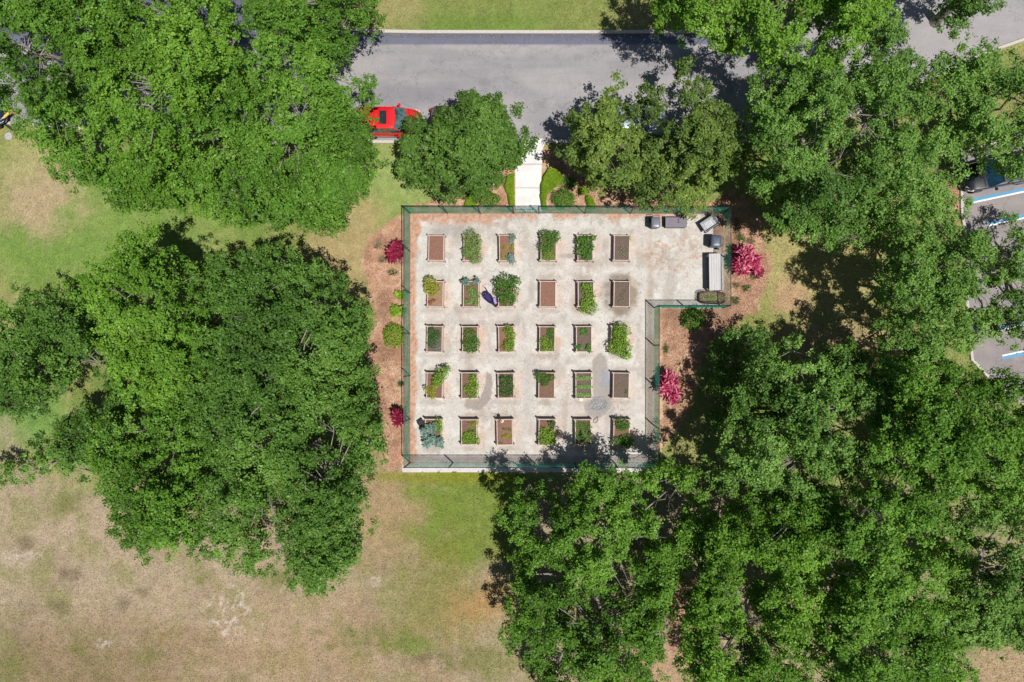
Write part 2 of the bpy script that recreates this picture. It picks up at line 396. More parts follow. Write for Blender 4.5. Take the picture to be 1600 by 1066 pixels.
# painted stall lines: blue beside white, angled
wpaint = mat('white_paint', srgb(238, 238, 236, .85), .6, var=.12, scale=20)
bpaint = mat('blue_paint', srgb(80, 158, 206, .8), .6, var=.18, scale=20)
def stripe(p0, p1, wpx, m, z=.011):
    a = Vector(P(*p0)); b = Vector(P(*p1)); d = (b-a).normalized(); n = Vector((-d.y, d.x, 0))*wpx/24/2
    zz = Vector((0, 0, z)); nseg = 10; vs = []
    for i in range(nseg+1):
        q = a.lerp(b, i/nseg); j = n*(1+random.uniform(-.08, .08)); vs += [q-j+zz, q+j+zz]
    o = MB().add(vs, [(2*i, 2*i+2, 2*i+3, 2*i+1) for i in range(nseg)]).build('stall_line', m); tag(o, kind='structure')
for (x, y, up) in ((1509, 319, 1), (1543, 353, 1), (1550, 437, 1), (1558, 517, 1), (1566, 556, -1)):
    L = 190; dy = -L*.213
    stripe((x, y), (x+L, y+dy), 2.6, wpaint); stripe((x, y-3.9*up), (x+L, y+dy-3.9*up), 4.4, bpaint)

def path_col(px, py):
    n = fbm(px*.08, py*.08, 71); c = np.ones(px.shape+(3,))*C(232, 229, 228, .86)
    c = mixc(c, C(212, 206, 202, .86), sstep(.5, .7, n)*.5)
    for y in (236, 257, 294): c = mixc(c, C(150, 144, 140), np.exp(-((py-y)/.8)**2)*.6)
    return c
conc = ground_mat('concrete', 2.0, 30.0, .07, .15, .01, .5)
path = poly_sheet('path', [(819, 217), (856, 217), (848, 232), (846.5, 262), (845.5, 290), (846.5, 331), (805.5, 331), (805, 262), (808, 238)], .02, conc, path_col, .03)

# the garden floor of pale crushed shell
floor_poly = [(627, 326), (1133, 326), (1133, 489), (1036, 489), (1036, 741), (627, 741)]
fin = [(638, 333), (1128, 333), (1128, 482), (1023, 482), (1025, 738.5), (628, 738.5), (628, 725), (638, 720)]
beds = {}
for r, (y, xs) in enumerate(((387, (681, 736, 791.5, 856.5, 914, 971)), (459, (679.5, 735.5, 790, 855.5, 915, 971)),
                             (529.5, (678.5, 734, 790.5, 854.5, 912, 967)), (602, (678.5, 733, 790, 853.5, 911.5, 970)), (675, (675.5, 732.5, 788, 853.5, 910.5, 970.5)))):
    for k, x in enumerate(xs): beds[(r, k)] = (x, y)
wet1 = [(761, 581), (768, 586), (770, 600), (767, 624), (751, 641), (728, 638), (725, 634), (729, 625), (749, 624), (757, 607)]
wet2 = [(938, 551), (946, 558), (949, 575), (953, 600), (955, 634), (944, 649), (929, 658), (914, 642), (911, 630), (927, 625), (926, 600), (926, 562)]
def floor_col(px, py):
    n1 = fbm(px*.02, py*.02, 81); n2 = fbm(px*.08, py*.08, 83); n3 = fbm(px*.3, py*.3, 85); n4 = fbm(px*.05, py*.05, 87)
    c = np.ones(px.shape+(3,))*C(207, 203, 197)
    c = mixc(c, C(200, 190, 182), sstep(.45, .65, n1)*.6)
    c = mixc(c, C(223, 220, 215), sstep(.5, .7, n2)*.6)
    c = mixc(c, C(176, 168, 160), sstep(.6, .8, n3)*.5)
    gap = sstep(.56, .72, fbm(px*.06+3, py*.03+7, 89))*.5
    c = mixc(c, C(170, 160, 150), gap)
    # bark blown along the north and west fence
    wob = (n2-.5)*16+(n4-.5)*22
    north = 1-sstep(-5, 5, py-346+wob+np.where(px > 840, 8, 0)+np.where((px > 800) & (px < 850), 5, 0))
    west = 1-sstep(-3, 3, px-650+wob*.45-sstep(400, 340, py)*8)
    bk = np.maximum(north, west)
    c = mixc(c, mixc(np.ones(px.shape+(3,))*C(206, 166, 142), C(184, 138, 112), sstep(.45, .6, n3)), bk*.95)
    c = mixc(c, C(150, 100, 78), (sstep(1112, 1118, px)*(1-sstep(372, 384, py)))*.7*sstep(0, 4, 1130-px))
    c = mixc(c, C(190, 160, 136), sstep(1114, 1120, px)*.5)
    # rusty bark spill beside the beds
    for (r, k), (x, y) in beds.items():
        q = (r*7+k*3) % 5
        wgt = blob(px, py, x+19, y+(-6, 8, 0, 4, -2)[q], 6, (10, 16, 20, 9, 14)[q], r*9+k, .9, .6, .09)
        c = mixc(c, C(204, 168, 144), wgt*(.35+.65*sstep(.4, .6, n3))*(.7 if (r+k) % 2 else .4))
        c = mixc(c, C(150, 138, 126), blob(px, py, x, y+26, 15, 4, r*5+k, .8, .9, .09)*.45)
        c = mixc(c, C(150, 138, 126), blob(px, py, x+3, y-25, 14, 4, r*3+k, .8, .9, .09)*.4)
    c = mixc(c, C(128, 114, 96), blob(px, py, 971, 462, 27, 36, 4, .35, .5, .09)*.75)
    c = mixc(c, C(170, 146, 130), blob(px, py, 906, 478, 14, 16, 4, .6, .5, .09)*.5)
    c = mixc(c, C(154, 136, 130), blob(px, py, 895, 400, 22, 3.5, 7, .7, .5, .09)*.6)
    # leaf litter scatter by the bins
    lit = (blob(px, py, 1050, 392, 46, 12, 91, .4, 1.4, .07)+blob(px, py, 1050, 412, 42, 12, 92, .4, 1.4, .07)+blob(px, py, 1062, 372, 30, 9, 93, .4, 1.4, .09)+blob(px, py, 1092, 396, 10, 14, 93, .5, .8, .09))*sstep(.53, .6, fbm(px*.22, py*.3, 95))
    c = mixc(c, C(192, 164, 142), np.clip(lit, 0, 1)*.8)
    lit = blob(px, py, 765, 345, 45, 8, 96, .5, 1.3, .07)*sstep(.48, .58, fbm(px*.12, py*.2, 97))
    c = mixc(c, C(180, 160, 150), lit*.7)
    c = mixc(c, C(170, 166, 162), blob(px, py, 712, 360, 30, 9, 98, .6, .9, .06)*.7)
    # wet shell
    s = sstep(-1.2, 1.2, sdf(px, py, wet1)+(n3-.5)*4); c = mixc(c, C(164, 154, 148), s*.95)
    s = sstep(-1.2, 1.2, sdf(px, py, wet2)+(n3-.5)*4); c = mixc(c, C(168, 161, 155), s*.95)
    c = mixc(c, C(156, 162, 176), blob(px, py, 946, 592, 9, 14, 99, .6)*.7)
    c = mixc(c, C(150, 152, 160), blob(px, py, 936, 632, 13, 13, 100, .6)*.5)
    c = mixc(c, C(176, 160, 144), blob(px, py, 1016, 600, 5, 200, 101, .8, .8, .05)*.8)  # browner strip just inside the lower right fence
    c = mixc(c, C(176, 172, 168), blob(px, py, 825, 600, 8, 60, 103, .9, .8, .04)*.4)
    c = mixc(c, C(168, 156, 150), blob(px, py, 830, 718, 250, 6, 104, .5, .5, .04)*.6)  # fence mesh and rail shadow painted grey along the south edge
    # slab lip outside the south fence is cleaner
    c = mixc(c, C(222, 216, 216), sstep(725, 730, py)*.8)
    return c*(.93+.14*n3)[..., None]
shell_m = ground_mat('crushed_shell', 1.6, 8.5, .2, .5, .03, .4, .16, .45)
x0, y0, _ = P(627, 741); x1, y1, _ = P(1134, 326)
grid_sheet('garden_floor', np.arange(x0, x1, .06), np.arange(y0, y1, .06), floor_col, shell_m, z=.012, mask=lambda a, b: sdf(a, b, fin)+(fbm(a*.2, b*.2, 5)-.5)*2.2 > 0)

# ------------------------------------------------------------------ leaves
def rnd_unit(rs, n):
    v = rs.normal(size=(n, 3)); return v/np.linalg.norm(v, axis=1, keepdims=True)
def leaf_quads(rs, c, nrm, L, W):
    n = len(c); nrm = nrm/np.maximum(np.linalg.norm(nrm, axis=1, keepdims=True), 1e-6)
    t = np.cross(nrm, rnd_unit(rs, n)); t /= np.maximum(np.linalg.norm(t, axis=1, keepdims=True), 1e-6)
    s = np.cross(nrm, t); L = np.broadcast_to(L, (n,))[:, None]; W = np.broadcast_to(W, (n,))[:, None]
    V = np.stack([c-t*L*.5, c+s*W*.5-t*L*.08-nrm*W*.12, c+t*L*.5, c-s*W*.5-t*L*.08-nrm*W*.12], 1).reshape(-1, 3)
    i = np.arange(n)*4
    return V, np.stack([i, i+1, i+2, i+3], 1)

def scatter(name, n, cand, sizefn, colfn, m, z, flat=.8, seed=1, asp=.5):
    """loose bits lying on the ground, uncountable: one object of kind stuff"""
    rs = np.random.RandomState(seed); x, y = cand(rs, n); c = np.stack([(x-NX)*H/F, -(y-NY)*H/F, np.full(len(x), z)+rs.uniform(0, .02, len(x))], 1)
    L = sizefn(rs, len(x)); V, Fq = leaf_quads(rs, c, np.array([0, 0, flat])+rnd_unit(rs, len(x))*(1-flat)*1.6, L, L*asp)
    col = np.repeat(colfn(rs, x, y), 4, 0); o = np_mesh(name, V, Fq, m, vcol=np.clip(col, 0, 1)); return tag(o, kind='stuff')
bits_m = ground_mat('loose_bits', 2.0, 9.0, .1, .0, .01, .5)
def lawn_c(rs, n):
    x = rs.uniform(-10, 1610, n); y = rs.uniform(-10, 1076, n)
    k = (sdf(x, y, floor_poly) < -1) | ((x > 1036) & (y > 489) & (x < 1140)); k &= (sdf(x, y, road_poly) < -5) & (sdf(x, y, lot_poly) < -5)
    k &= ~((x > 802) & (x < 857) & (y < 335)); x, y = x[k], y[k]; return x, y
def lawn_col(rs, x, y): return ground_col(x, y)*rs.uniform(.8, 1.3, len(x))[:, None]*(1+rs.normal(0, .04, (len(x), 3)))
scatter('grass', 520000, lawn_c, lambda rs, n: rs.uniform(.05, .14, n), lawn_col, bits_m, .012, flat=.55, seed=3, asp=.3)
def mulch_c(rs, n):
    x, y = lawn_c(rs, n); k = np.zeros(len(x), bool)
    for p_ in mulch_polys: k |= sdf(x, y, p_) > 0
    return x[k], y[k]
scatter('bark_chips', 700000, mulch_c, lambda rs, n: rs.uniform(.05, .13, n), lambda rs, x, y: np.array(C(196, 152, 126))*rs.uniform(.45, 1.35, len(x))[:, None], bits_m, .015, flat=.7, seed=4, asp=.4)
def litter_c(rs, n):
    x = rs.uniform(642, 1128, n); y = rs.uniform(336, 738, n); k = sdf(x, y, fin) > 2
    wgt = .12+.9*sstep(.5, .7, fbm(x*.03, y*.03, 301))+np.where((y < 350) | (x < 652) | (x > 1115), .8, 0)
    k &= rs.rand(n) < wgt*.7
    for (bx, by) in beds.values(): k &= ~((np.abs(x-bx) < 13.5) & (np.abs(y-by) < 21))
    return x[k], y[k]
def litter_col(rs, x, y):
    t = rs.rand(len(x))[:, None]; return np.where(t < .45, C(150, 128, 108), np.where(t < .75, C(120, 104, 90), C(196, 166, 140)))*rs.uniform(.7, 1.2, len(x))[:, None]
scatter('leaf_litter', 26000, litter_c, lambda rs, n: rs.uniform(.025, .075, n), litter_col, bits_m, .02, flat=.8, seed=5)
def road_c(rs, n):
    x = rs.uniform(450, 1250, n); y = np.where(rs.rand(n) < .5, 54+rs.exponential(3, n), 219-rs.exponential(6, n)); k = (sdf(x, y, road_poly) > 1) | (rs.rand(n) < 0); return x[k], y[k]
scatter('gutter_debris', 1600, road_c, lambda rs, n: rs.uniform(.03, .09, n), litter_col, bits_m, .015, flat=.85, seed=6)

def crown_pts(rs, poly, ze, zt, sp, lr, gaps=0.0, seed=0, grow=0.0):
    a = np.array(poly, float); x0, y0 = a.min(0)-grow; x1, y1 = a.max(0)+grow
    ys = np.arange(y0, y1, sp*.86); P_ = []
    for j, y in enumerate(ys):
        xs = np.arange(x0+(j % 2)*sp/2, x1, sp); P_.append(np.stack([xs, np.full(xs.shape, y)], 1))
    p = np.concatenate(P_); p += rs.uniform(-.42, .42, p.shape)*sp
    s = sdf(p[:, 0], p[:, 1], poly)+grow+(fbm(p[:, 0]*.045, p[:, 1]*.045, seed+31, 2)-.5)*26
    k = s > lr*24*.38; p = p[k]; s = s[k]
    g = fbm(p[:, 0]*.026, p[:, 1]*.026, seed+5, 3); k = (g > np.quantile(g, gaps)); p = p[k]; s = s[k]; g = g[k]
    dp = p[s.argmax()]; low = (g < np.quantile(g, .14)) & (s > 18) & (np.hypot(p[:, 0]-dp[0], p[:, 1]-dp[1]) > 48)
    d = np.clip(s/(s.max()*.65), 0, 1)
    z = ze+(zt-ze)*np.sqrt(1-(1-d)**2)+((fbm(p[:, 0]*.02, p[:, 1]*.02, seed, 2)-.5)*5.0+(fbm(p[:, 0]*.05, p[:, 1]*.05, seed+2, 2)-.5)*2.6+rs.normal(0, .3, len(p)))*(.25+.75*d)
    z = np.where(low, z-rs.uniform(1.3, 2.8, len(z)), z)
    z = np.maximum(z, ze*.7)
    t8 = np.arange(8)*2.4; r8 = np.array([0, 10, 16, 20, 24, 28, 30, 34.]); p = np.concatenate([p, dp+np.stack([r8*np.cos(t8), r8*np.sin(t8)], 1)]); d = np.concatenate([d, np.ones(8)]); z = np.concatenate([z, zt-.3-r8*.02])
    k = (H-z)/F
    c = np.stack([(p[:, 0]-NX)*k, -(p[:, 1]-NY)*k, z-lr*.45], 1)
    return c, d

def crown_mesh(name, poly, ze, zt, m, parent, origin, seed, sp=27, lr=1.0, nclump=26, nleaf=32, leaf=.148, gaps=0.0, spread=.12, under=True, grow=0.0):
    rs = np.random.RandomState(seed)
    c, d = crown_pts(rs, poly, ze, zt, sp, lr, gaps, seed, grow)
    top = c.copy()
    if under:
        cen = c.mean(0)
        e = c[d < .55]; lo = e.copy(); lo[:, 2] -= rs.uniform(1.0, 1.9, len(lo)); lo[:, :2] += (cen[:2]-lo[:, :2])*.08
        i_ = c[d >= .55]; i_ = i_[rs.rand(len(i_)) < .3].copy(); i_[:, 2] -= rs.uniform(1.4, 2.4, len(i_)); i_[:, :2] += rs.normal(0, .4, (len(i_), 2))
        c = np.concatenate([c, lo[rs.rand(len(lo)) < .7], i_])
    r = lr*rs.uniform(.65, 1.3, len(c)); n = len(c)
    # clumps on the lobes
    dirs = rnd_unit(rs, n*nclump); dirs[:, 2] = np.where(rs.rand(len(dirs)) < .8, np.abs(dirs[:, 2]), dirs[:, 2])
    rad = np.repeat(r, nclump)*rs.uniform(.45, 1.05, n*nclump)**.6
    cc = np.repeat(c, nclump, 0)+dirs*rad[:, None]*np.array([1, 1, .8])
    # thin out clumps in lumps for small holes
    hol = fbm(cc[:, 0]*1.0+50, cc[:, 1]*1.0+50, seed+9, 2); k = hol > .37+.06*rs.rand(len(hol)); cc = cc[k]; dirs = dirs[k]
    N = len(cc)
    off = rs.normal(0, spread, (N*nleaf, 3))*np.array([1, 1, .6])
    lc = np.repeat(cc, nleaf, 0)+off
    ld = np.repeat(dirs, nleaf, 0)
    od = off/np.maximum(np.linalg.norm(off, axis=1, keepdims=True), 1e-6)
    nr = ld*.35+od*.55+np.array([0, 0, .6])+rnd_unit(rs, len(lc))*.7
    L = leaf*rs.uniform(.6, 1.25, len(lc))
    V, Fq = leaf_quads(rs, lc, nr, L, L*.62)
    vc = np.repeat(np.clip(rs.normal(.5, .16, N), 0, 1), nleaf); big = fbm(lc[:, 0]*.35+9, lc[:, 1]*.35+9, seed+3, 2)
    v = np.clip(vc*.55+(big-.5)*.9+.22+rs.normal(0, .13, len(lc)), 0, 1)
    V = V-np.array(origin)
    o = np_mesh(name, V, Fq, m, parent, face_attr=v)
    return o, top, r

bark = mat('oak_bark', (.25, .225, .20), .95, var=.35, scale=5, bump=.8, streak=(1, 1, .25))
twig_m = mat('pale_twig_bark', (.40, .37, .34), .9, var=.25, scale=9, bump=.4)
def limb_pts(a, b, rs, sag=.12, n=5):
    a = Vector(a); b = Vector(b); d = b-a; out = []
    for i in range(n+1):
        t = i/n; p = a.lerp(b, t); p.z = a.z+(b.z-a.z)*(t**.75)
        if 0 < i < n: p += Vector(rs.uniform(-1, 1, 3))*d.length*.05
        out.append(p)
    return out
TREES = []
def tree(name, poly, ze, zt, m, label, seed, base=None, trunk_r=.32, group=None, twn=.35, ntw=3, **kw):
    a = np.array(poly, float)
    s = sdf(a[:, 0], a[:, 1], poly)
    # deepest point of the outline = trunk foot
    gx, gy = np.meshgrid(np.linspace(a[:, 0].min(), a[:, 0].max(), 40), np.linspace(a[:, 1].min(), a[:, 1].max(), 40))
    q = sdf(gx, gy, poly); i = np.unravel_index(q.argmax(), q.shape)
    cx, cy = (gx[i], gy[i]) if base is None else base
    f = P(cx, cy, (ze+zt)/2*.9); root = empty(name, (f[0], f[1], 0), 0, label, 'tree', group)
    o, top, r = crown_mesh('crown', poly, ze, zt, m, root, (f[0], f[1], 0), seed, **kw)
    rs = np.random.RandomState(seed+77); mb = MB(); tb = MB()
    loc = top-np.array([f[0], f[1], 0]); zf = max(1.4, ze*.42)
    lean = rs.uniform(-.25, .25, 2)
    mb.tube([(0, 0, -.1), (0, 0, .25), (lean[0]*.4, lean[1]*.4, zf*.5), (lean[0], lean[1], zf)], [trunk_r*1.5, trunk_r*1.1, trunk_r*.9, trunk_r*.85], 10)
    # main limbs toward well-spread lobes, then sub-limbs to the rest
    idx = list(range(len(loc))); nm = min(9, max(4, len(loc)//6)); mains = []
    mains.append(int(np.argmax(loc[:, 2])))
    while len(mains) < nm:
        dd = np.min([np.hypot(*(loc[:, :2]-loc[k2, :2]).T) for k2 in mains], 0); mains.append(int(dd.argmax()))
    F0 = Vector((lean[0], lean[1], zf-.1)); ml = []
    for k in mains:
        pts = limb_pts(F0, loc[k]-np.array([0, 0, 1.2]), rs); ml.append(pts)
        mb.tube(pts, [trunk_r*.4*(1-.88*t/5) for t in range(6)], 7)
    for k in idx:
        if k in mains: continue
        tgt = Vector(loc[k]); best = None
        for pts in ml:
            for p in pts[1:]:
                if p.z < tgt.z-.5:
                    dd = (p-tgt).length
                    if best is None or dd < best[0]: best = (dd, p)
        if best is None: continue
        mb.tube(limb_pts(best[1], tgt-Vector((0, 0, .55)), rs, n=3), [trunk_r*.11, trunk_r*.085, trunk_r*.06, trunk_r*.03], 5)
        if rs.rand() < twn*.45:
            a0 = rs.uniform(0, 6.28)
            for t in range(rs.randint(1, ntw+1)):
                an = a0+rs.normal(0, .5); e = rs.uniform(.2, .55); l = rs.uniform(.4, .85)
                st = tgt-Vector((0, 0, .55)); en = st+Vector((math.cos(an)*l, math.sin(an)*l, e*.9+.8)); mid = st.lerp(en, .5)+Vector(rs.uniform(-.12, .12, 3))
                mb.tube([st, mid, en], [.022, .016, .008], 4)
                en2 = mid+Vector((math.cos(an+.8)*l*.4, math.sin(an+.8)*l*.4, .15)); mb.tube([mid, en2], [.013, .006], 3)
    mb.build('trunk', bark, root, smooth=True, fix=False)
    TREES.append(root)
    return root

def LM(nm, d, m_, l, **k): return leaf_mat(nm, (d[0], d[1], d[2], 1), (m_[0], m_[1], m_[2], 1), (l[0], l[1], l[2], 1), **k)
m_oak = LM('oak_leaves', (.052, .118, .015), (.112, .248, .028), (.225, .410, .060))
m_oakd = LM('deep_oak_leaves', (.050, .108, .020), (.104, .220, .034), (.205, .365, .066))
m_lime = LM('bright_leaves', (.056, .126, .013), (.122, .262, .026), (.235, .420, .055))
m_olive = LM('olive_leaves', (.062, .112, .024), (.134, .218, .042), (.28, .37, .075))
m_small = LM('small_oak_leaves', (.046, .098, .018), (.092, .190, .030), (.18, .310, .060))
m_maple = LM('elm_leaves', (.062, .130, .026), (.140, .278, .048), (.26, .430, .100))

T = tree
T('oak_tree', [(-60, -60), (150, -60), (165, 40), (120, 110), (150, 200), (190, 300), (140, 287), (80, 275), (85, 245), (40, 218), (24, 188), (8, 165), (-60, 150)], 4.5, 9, m_oak, 'spreading green oak filling the top left corner of the picture', 1, gaps=0.02, grow=7)
T('oak_tree', [(145, -60), (345, -60), (366, 0), (356, 30), (352, 85), (310, 130), (280, 190), (268, 255), (270, 320), (240, 330), (205, 318), (180, 300), (145, 200), (120, 120), (160, 40)], 5, 9.5, m_lime, 'bright green oak between the top left corner oak and the broad oak', 2, gaps=0, grow=7)
T('oak_tree', [(300, 125), (345, 85), (390, 52), (470, 66), (525, 92), (560, 96), (568, 140), (572, 165), (574, 215), (592, 262), (566, 310), (535, 335), (505, 362), (440, 355), (380, 358), (330, 345), (300, 312), (262, 322), (252, 250), (272, 190)], 4.3, 8.2, m_oak, 'broad dense oak whose crown reaches over the tail of the red car', 3)
T('oak_tree', [(378, -70), (380, 0), (388, 42), (430, 68), (480, 78), (515, 68), (545, 60), (562, 38), (566, 0), (570, -70)], 4, 7.5, m_oak, 'green oak on the top edge beyond the road, left of the open grass strip', 4)
T('oak_tree', [(152, 395), (180, 372), (205, 368), (238, 374), (270, 400), (305, 412), (302, 440), (300, 520), (296, 610), (230, 645), (180, 605), (150, 540), (125, 470), (128, 425)], 6, 9.5, m_lime, 'brighter green oak at the upper left of the big cluster on the left lawn', 5, gaps=0, grow=4)
T('oak_tree', [(-60, 480), (0, 472), (45, 450), (110, 440), (150, 475), (172, 560), (190, 620), (140, 642), (122, 618), (92, 598), (72, 635), (30, 636), (0, 655), (-60, 650)], 4, 7.5, m_oakd, 'darker oak cut by the left edge at mid height', 6, gaps=.06)
T('oak_tree', [(195, 610), (150, 640), (118, 645), (84, 648), (60, 690), (20, 715), (-60, 735), (-60, 790), (20, 775), (70, 752), (130, 765), (165, 745), (205, 700)], 3.5, 6, m_oakd, 'low sparse dark oak reaching out over the dry grass at the left edge', 7, gaps=.18, lr=.85)
T('oak_tree', [(295, 590), (305, 700), (310, 860), (262, 880), (215, 872), (172, 842), (165, 790), (140, 735), (128, 690), (150, 640), (230, 610)], 4.5, 8.5, m_oak, 'oak at the lower left of the big cluster, bordering the dry brown grass', 8)
T('oak_tree', [(303, 415), (345, 386), (400, 378), (450, 396), (490, 410), (532, 430), (558, 470), (572, 540), (562, 590), (590, 610), (602, 655), (592, 700), (570, 728), (576, 800), (572, 880), (545, 905), (520, 930), (470, 936), (430, 918), (400, 895), (370, 900), (345, 875), (300, 862), (290, 740), (285, 600), (290, 500)], 4.4, 9.5, m_oakd, 'largest wide oak standing left of the fenced garden with pale limbs showing', 9, base=(400, 650), trunk_r=.5, twn=.5, ntw=4)
T('oak_tree', [(606, 240), (606, 208), (626, 198), (648, 186), (662, 172), (690, 163), (720, 150), (740, 138), (768, 145), (792, 158), (808, 185), (830, 205), (838, 235), (826, 258), (802, 268), (802, 288), (780, 303), (752, 318), (715, 320), (692, 318), (682, 290), (672, 270), (640, 268), (602, 266)], 2.8, 5.4, m_small, 'small round oak between the red car and the white path', 10, lr=.8, sp=22, leaf=.17, trunk_r=.2)
T('elm_tree', [(876, 215), (884, 190), (905, 172), (930, 150), (958, 122), (985, 130), (1012, 150), (1010, 190), (1012, 250), (1002, 300), (970, 312), (940, 298), (918, 282), (898, 256)], 2.8, 5.2, m_olive, 'thin olive green tree just right of the white path', 11, gaps=.14, lr=.85, sp=23, leaf=.17, nclump=20, trunk_r=.18, twn=.6)
T('elm_tree', [(1008, 150), (1030, 125), (1060, 115), (1085, 98), (1112, 125), (1140, 160), (1160, 190), (1168, 230), (1148, 270), (1130, 300), (1085, 326), (1040, 328), (1005, 312), (1002, 260), (1010, 200)], 2.8, 5.5, m_olive, 'thin yellowish tree leaning over the garden fence by the grey bins', 12, gaps=.16, lr=.85, sp=23, leaf=.17, nclump=19, trunk_r=.18, twn=.6)
T('oak_tree', [(1015, -70), (1022, 5), (1050, 32), (1072, 46), (1110, 42), (1145, 45), (1185, 60), (1215, 85), (1275, 92), (1330, 72), (1385, 40), (1400, -70)], 5, 8.5, m_lime, 'bright yellow green tree hanging over the road at the top edge', 13)
T('oak_tree', [(1200, 98), (1260, 88), (1330, 78), (1390, 18), (1425, 60), (1450, 120), (1470, 170), (1500, 230), (1508, 290), (1482, 340), (1425, 362), (1370, 350), (1330, 376), (1278, 376), (1248, 358), (1215, 350), (1195, 305), (1172, 252), (1172, 190), (1172, 130)], 3.7, 7.8, m_maple, 'large pale green tree right of the yellowish tree with road showing through it', 14, twn=.6, gaps=0.02, grow=7)
T('elm_tree', [(1442, 122), (1480, 90), (1530, 66), (1600, 80), (1670, 80), (1670, 268), (1600, 262), (1572, 264), (1550, 236), (1512, 232), (1492, 200), (1465, 155)], 4.0, 7.2, m_maple, 'loose green tree above the dark parked car at the right edge', 15, gaps=0.08, grow=3)
T('oak_tree', [(1495, -80), (1500, 4), (1520, 22), (1546, 12), (1582, -10), (1610, -80)], 4.5, 7, m_maple, 'small green crown poking in from the top edge near the right corner', 16, gaps=.1)
T('elm_tree', [(1402, 440), (1408, 395), (1445, 345), (1500, 322), (1540, 335), (1562, 370), (1555, 410), (1560, 450), (1590, 470), (1600, 520), (1580, 530), (1560, 522), (1520, 520), (1480, 560), (1440, 575), (1410, 592), (1398, 540), (1392, 490)], 4.4, 8.0, m_maple, 'twiggy grey green tree spreading over the painted parking bays', 17, twn=.9, ntw=5, gaps=0.02, grow=6)
T('elm_tree', [(1548, 338), (1600, 332), (1690, 328), (1690, 560), (1620, 548), (1580, 530), (1560, 440), (1545, 400)], 4, 6.5, m_maple, 'thin bare topped tree at the right edge among the parking bays', 18, gaps=.12, twn=1, ntw=5, lr=.8, nclump=15)
T('oak_tree', [(1165, 545), (1180, 520), (1205, 507), (1245, 540), (1310, 540), (1350, 545), (1398, 570), (1402, 620), (1392, 700), (1372, 760), (1300, 795), (1230, 785), (1160, 800), (1135, 765), (1115, 720), (1148, 670), (1165, 610)], 3.9, 8.0, m_maple, 'tall light green oak right of the garden, casting its shade over the mulch', 19, twn=.5, gaps=0, grow=7)
T('oak_tree', [(1392, 575), (1440, 558), (1485, 550), (1520, 592), (1570, 605), (1670, 600), (1670, 800), (1560, 785), (1480, 795), (1400, 775), (1372, 745), (1395, 660)], 5.5, 10, m_oak, 'green oak at the right edge below the parking bays', 20, gaps=0, grow=7)
T('oak_tree', [(1110, 560), (1130, 535), (1170, 520), (1178, 560), (1160, 625), (1135, 665), (1120, 715), (1085, 728), (1068, 722), (1098, 670), (1112, 620)], 1.4, 2.4, m_oakd, 'low dark undergrowth thickening the deep shade between the pink shrub and the tall light oak', 21, gaps=.2, lr=.7, sp=24, nclump=16, trunk_r=.15, under=False)  # dark foliage filling a patch that is mostly the oak's shadow
T('oak_tree', [(780, 800), (805, 755), (832, 742), (850, 772), (874, 775), (900, 752), (935, 736), (985, 742), (1010, 760), (1060, 725), (1112, 750), (1132, 830), (1092, 880), (1058, 900), (1042, 960), (1030, 1130), (820, 1130), (838, 1045), (800, 1010), (775, 1015), (800, 960), (785, 905), (812, 862), (778, 850)], 3.4, 7.0, m_oak, 'wide oak just south of the garden whose shadow falls across the bottom fence', 22, gaps=0.02, grow=3)
T('oak_tree', [(1112, 762), (1155, 805), (1230, 785), (1275, 800), (1285, 900), (1275, 1130), (1085, 1130), (1080, 1045), (1100, 960), (1088, 900), (1128, 830)], 5, 9, m_lime, 'bright oak on the bottom edge beside the bare patch of brown mulch', 23, twn=.6, gaps=0.03, grow=7)
T('oak_tree', [(1272, 792), (1330, 785), (1380, 772), (1480, 792), (1522, 870), (1502, 960), (1522, 1130), (1262, 1130), (1290, 960), (1282, 880)], 5.5, 9.5, m_oak, 'deep green oak on the bottom edge between the bright oak and the right corner tree', 24, twn=.6, gaps=0, grow=7)
T('oak_tree', [(1478, 792), (1560, 780), (1670, 790), (1670, 1035), (1600, 1022), (1560, 1010), (1530, 1000), (1500, 960), (1520, 870)], 5, 9, m_maple, 'oak at the lower right corner above the strip of pale ground', 25, gaps=0, grow=7)

# ------------------------------------------------------------------ the chain link fence
HF = 2.0
f_green = mat('green_vinyl', srgb(14, 146, 126, 1.0), .45, var=.1, scale=20)
f_post = mat('green_post_paint', srgb(14, 44, 40, .8), .45, var=.1, scale=8)
fence = empty('chain_link_fence', P(641, 723), 0, 'tall green chain link fence running all round the L-shaped vegetable garden', 'fence')
O = Vector(P(641, 723))
def FP(px, py): return Vector(P(px, py))-O
runs = [((641, 723), (641, 333.8)), ((641, 333.8), (803, 333.8)), ((842, 333.8), (1129, 334.5)), ((1129, 334.5), (1129, 481)), ((1129, 481), (1022, 481)), ((1022, 481), (1022, 723)), ((1022, 723), (641, 723))]
def mesh_panel(mb, A, B, z0, z1, sp=.078, rw=.0024):
    D = B-A; L = D.length; d = D/L; n = Vector((-d.y, d.x, 0)); hh = z1-z0
    k = -hh
    while k < L:
        for s in (1, -1):
            a, b = max(0, k), min(L, k+hh)
            if b-a > .05:
                za, zb = (z0+(a-k), z0+(b-k)) if s > 0 else (z1-(a-k), z1-(b-k))
                off = n*(.003*s); p, q = A+d*a+off, A+d*b+off
                p = Vector((p.x, p.y, za)); q = Vector((q.x, q.y, zb)); up = Vector((0, 0, rw))*1.4
                vs = []
                for c in (p, q): vs += [c+up, c-up*.5+n*rw, c-up*.5-n*rw]
                mb.add(vs, [(0, 1, 4, 3), (1, 2, 5, 4), (2, 0, 3, 5)])
        k += sp
mesh = MB(); rail = MB()
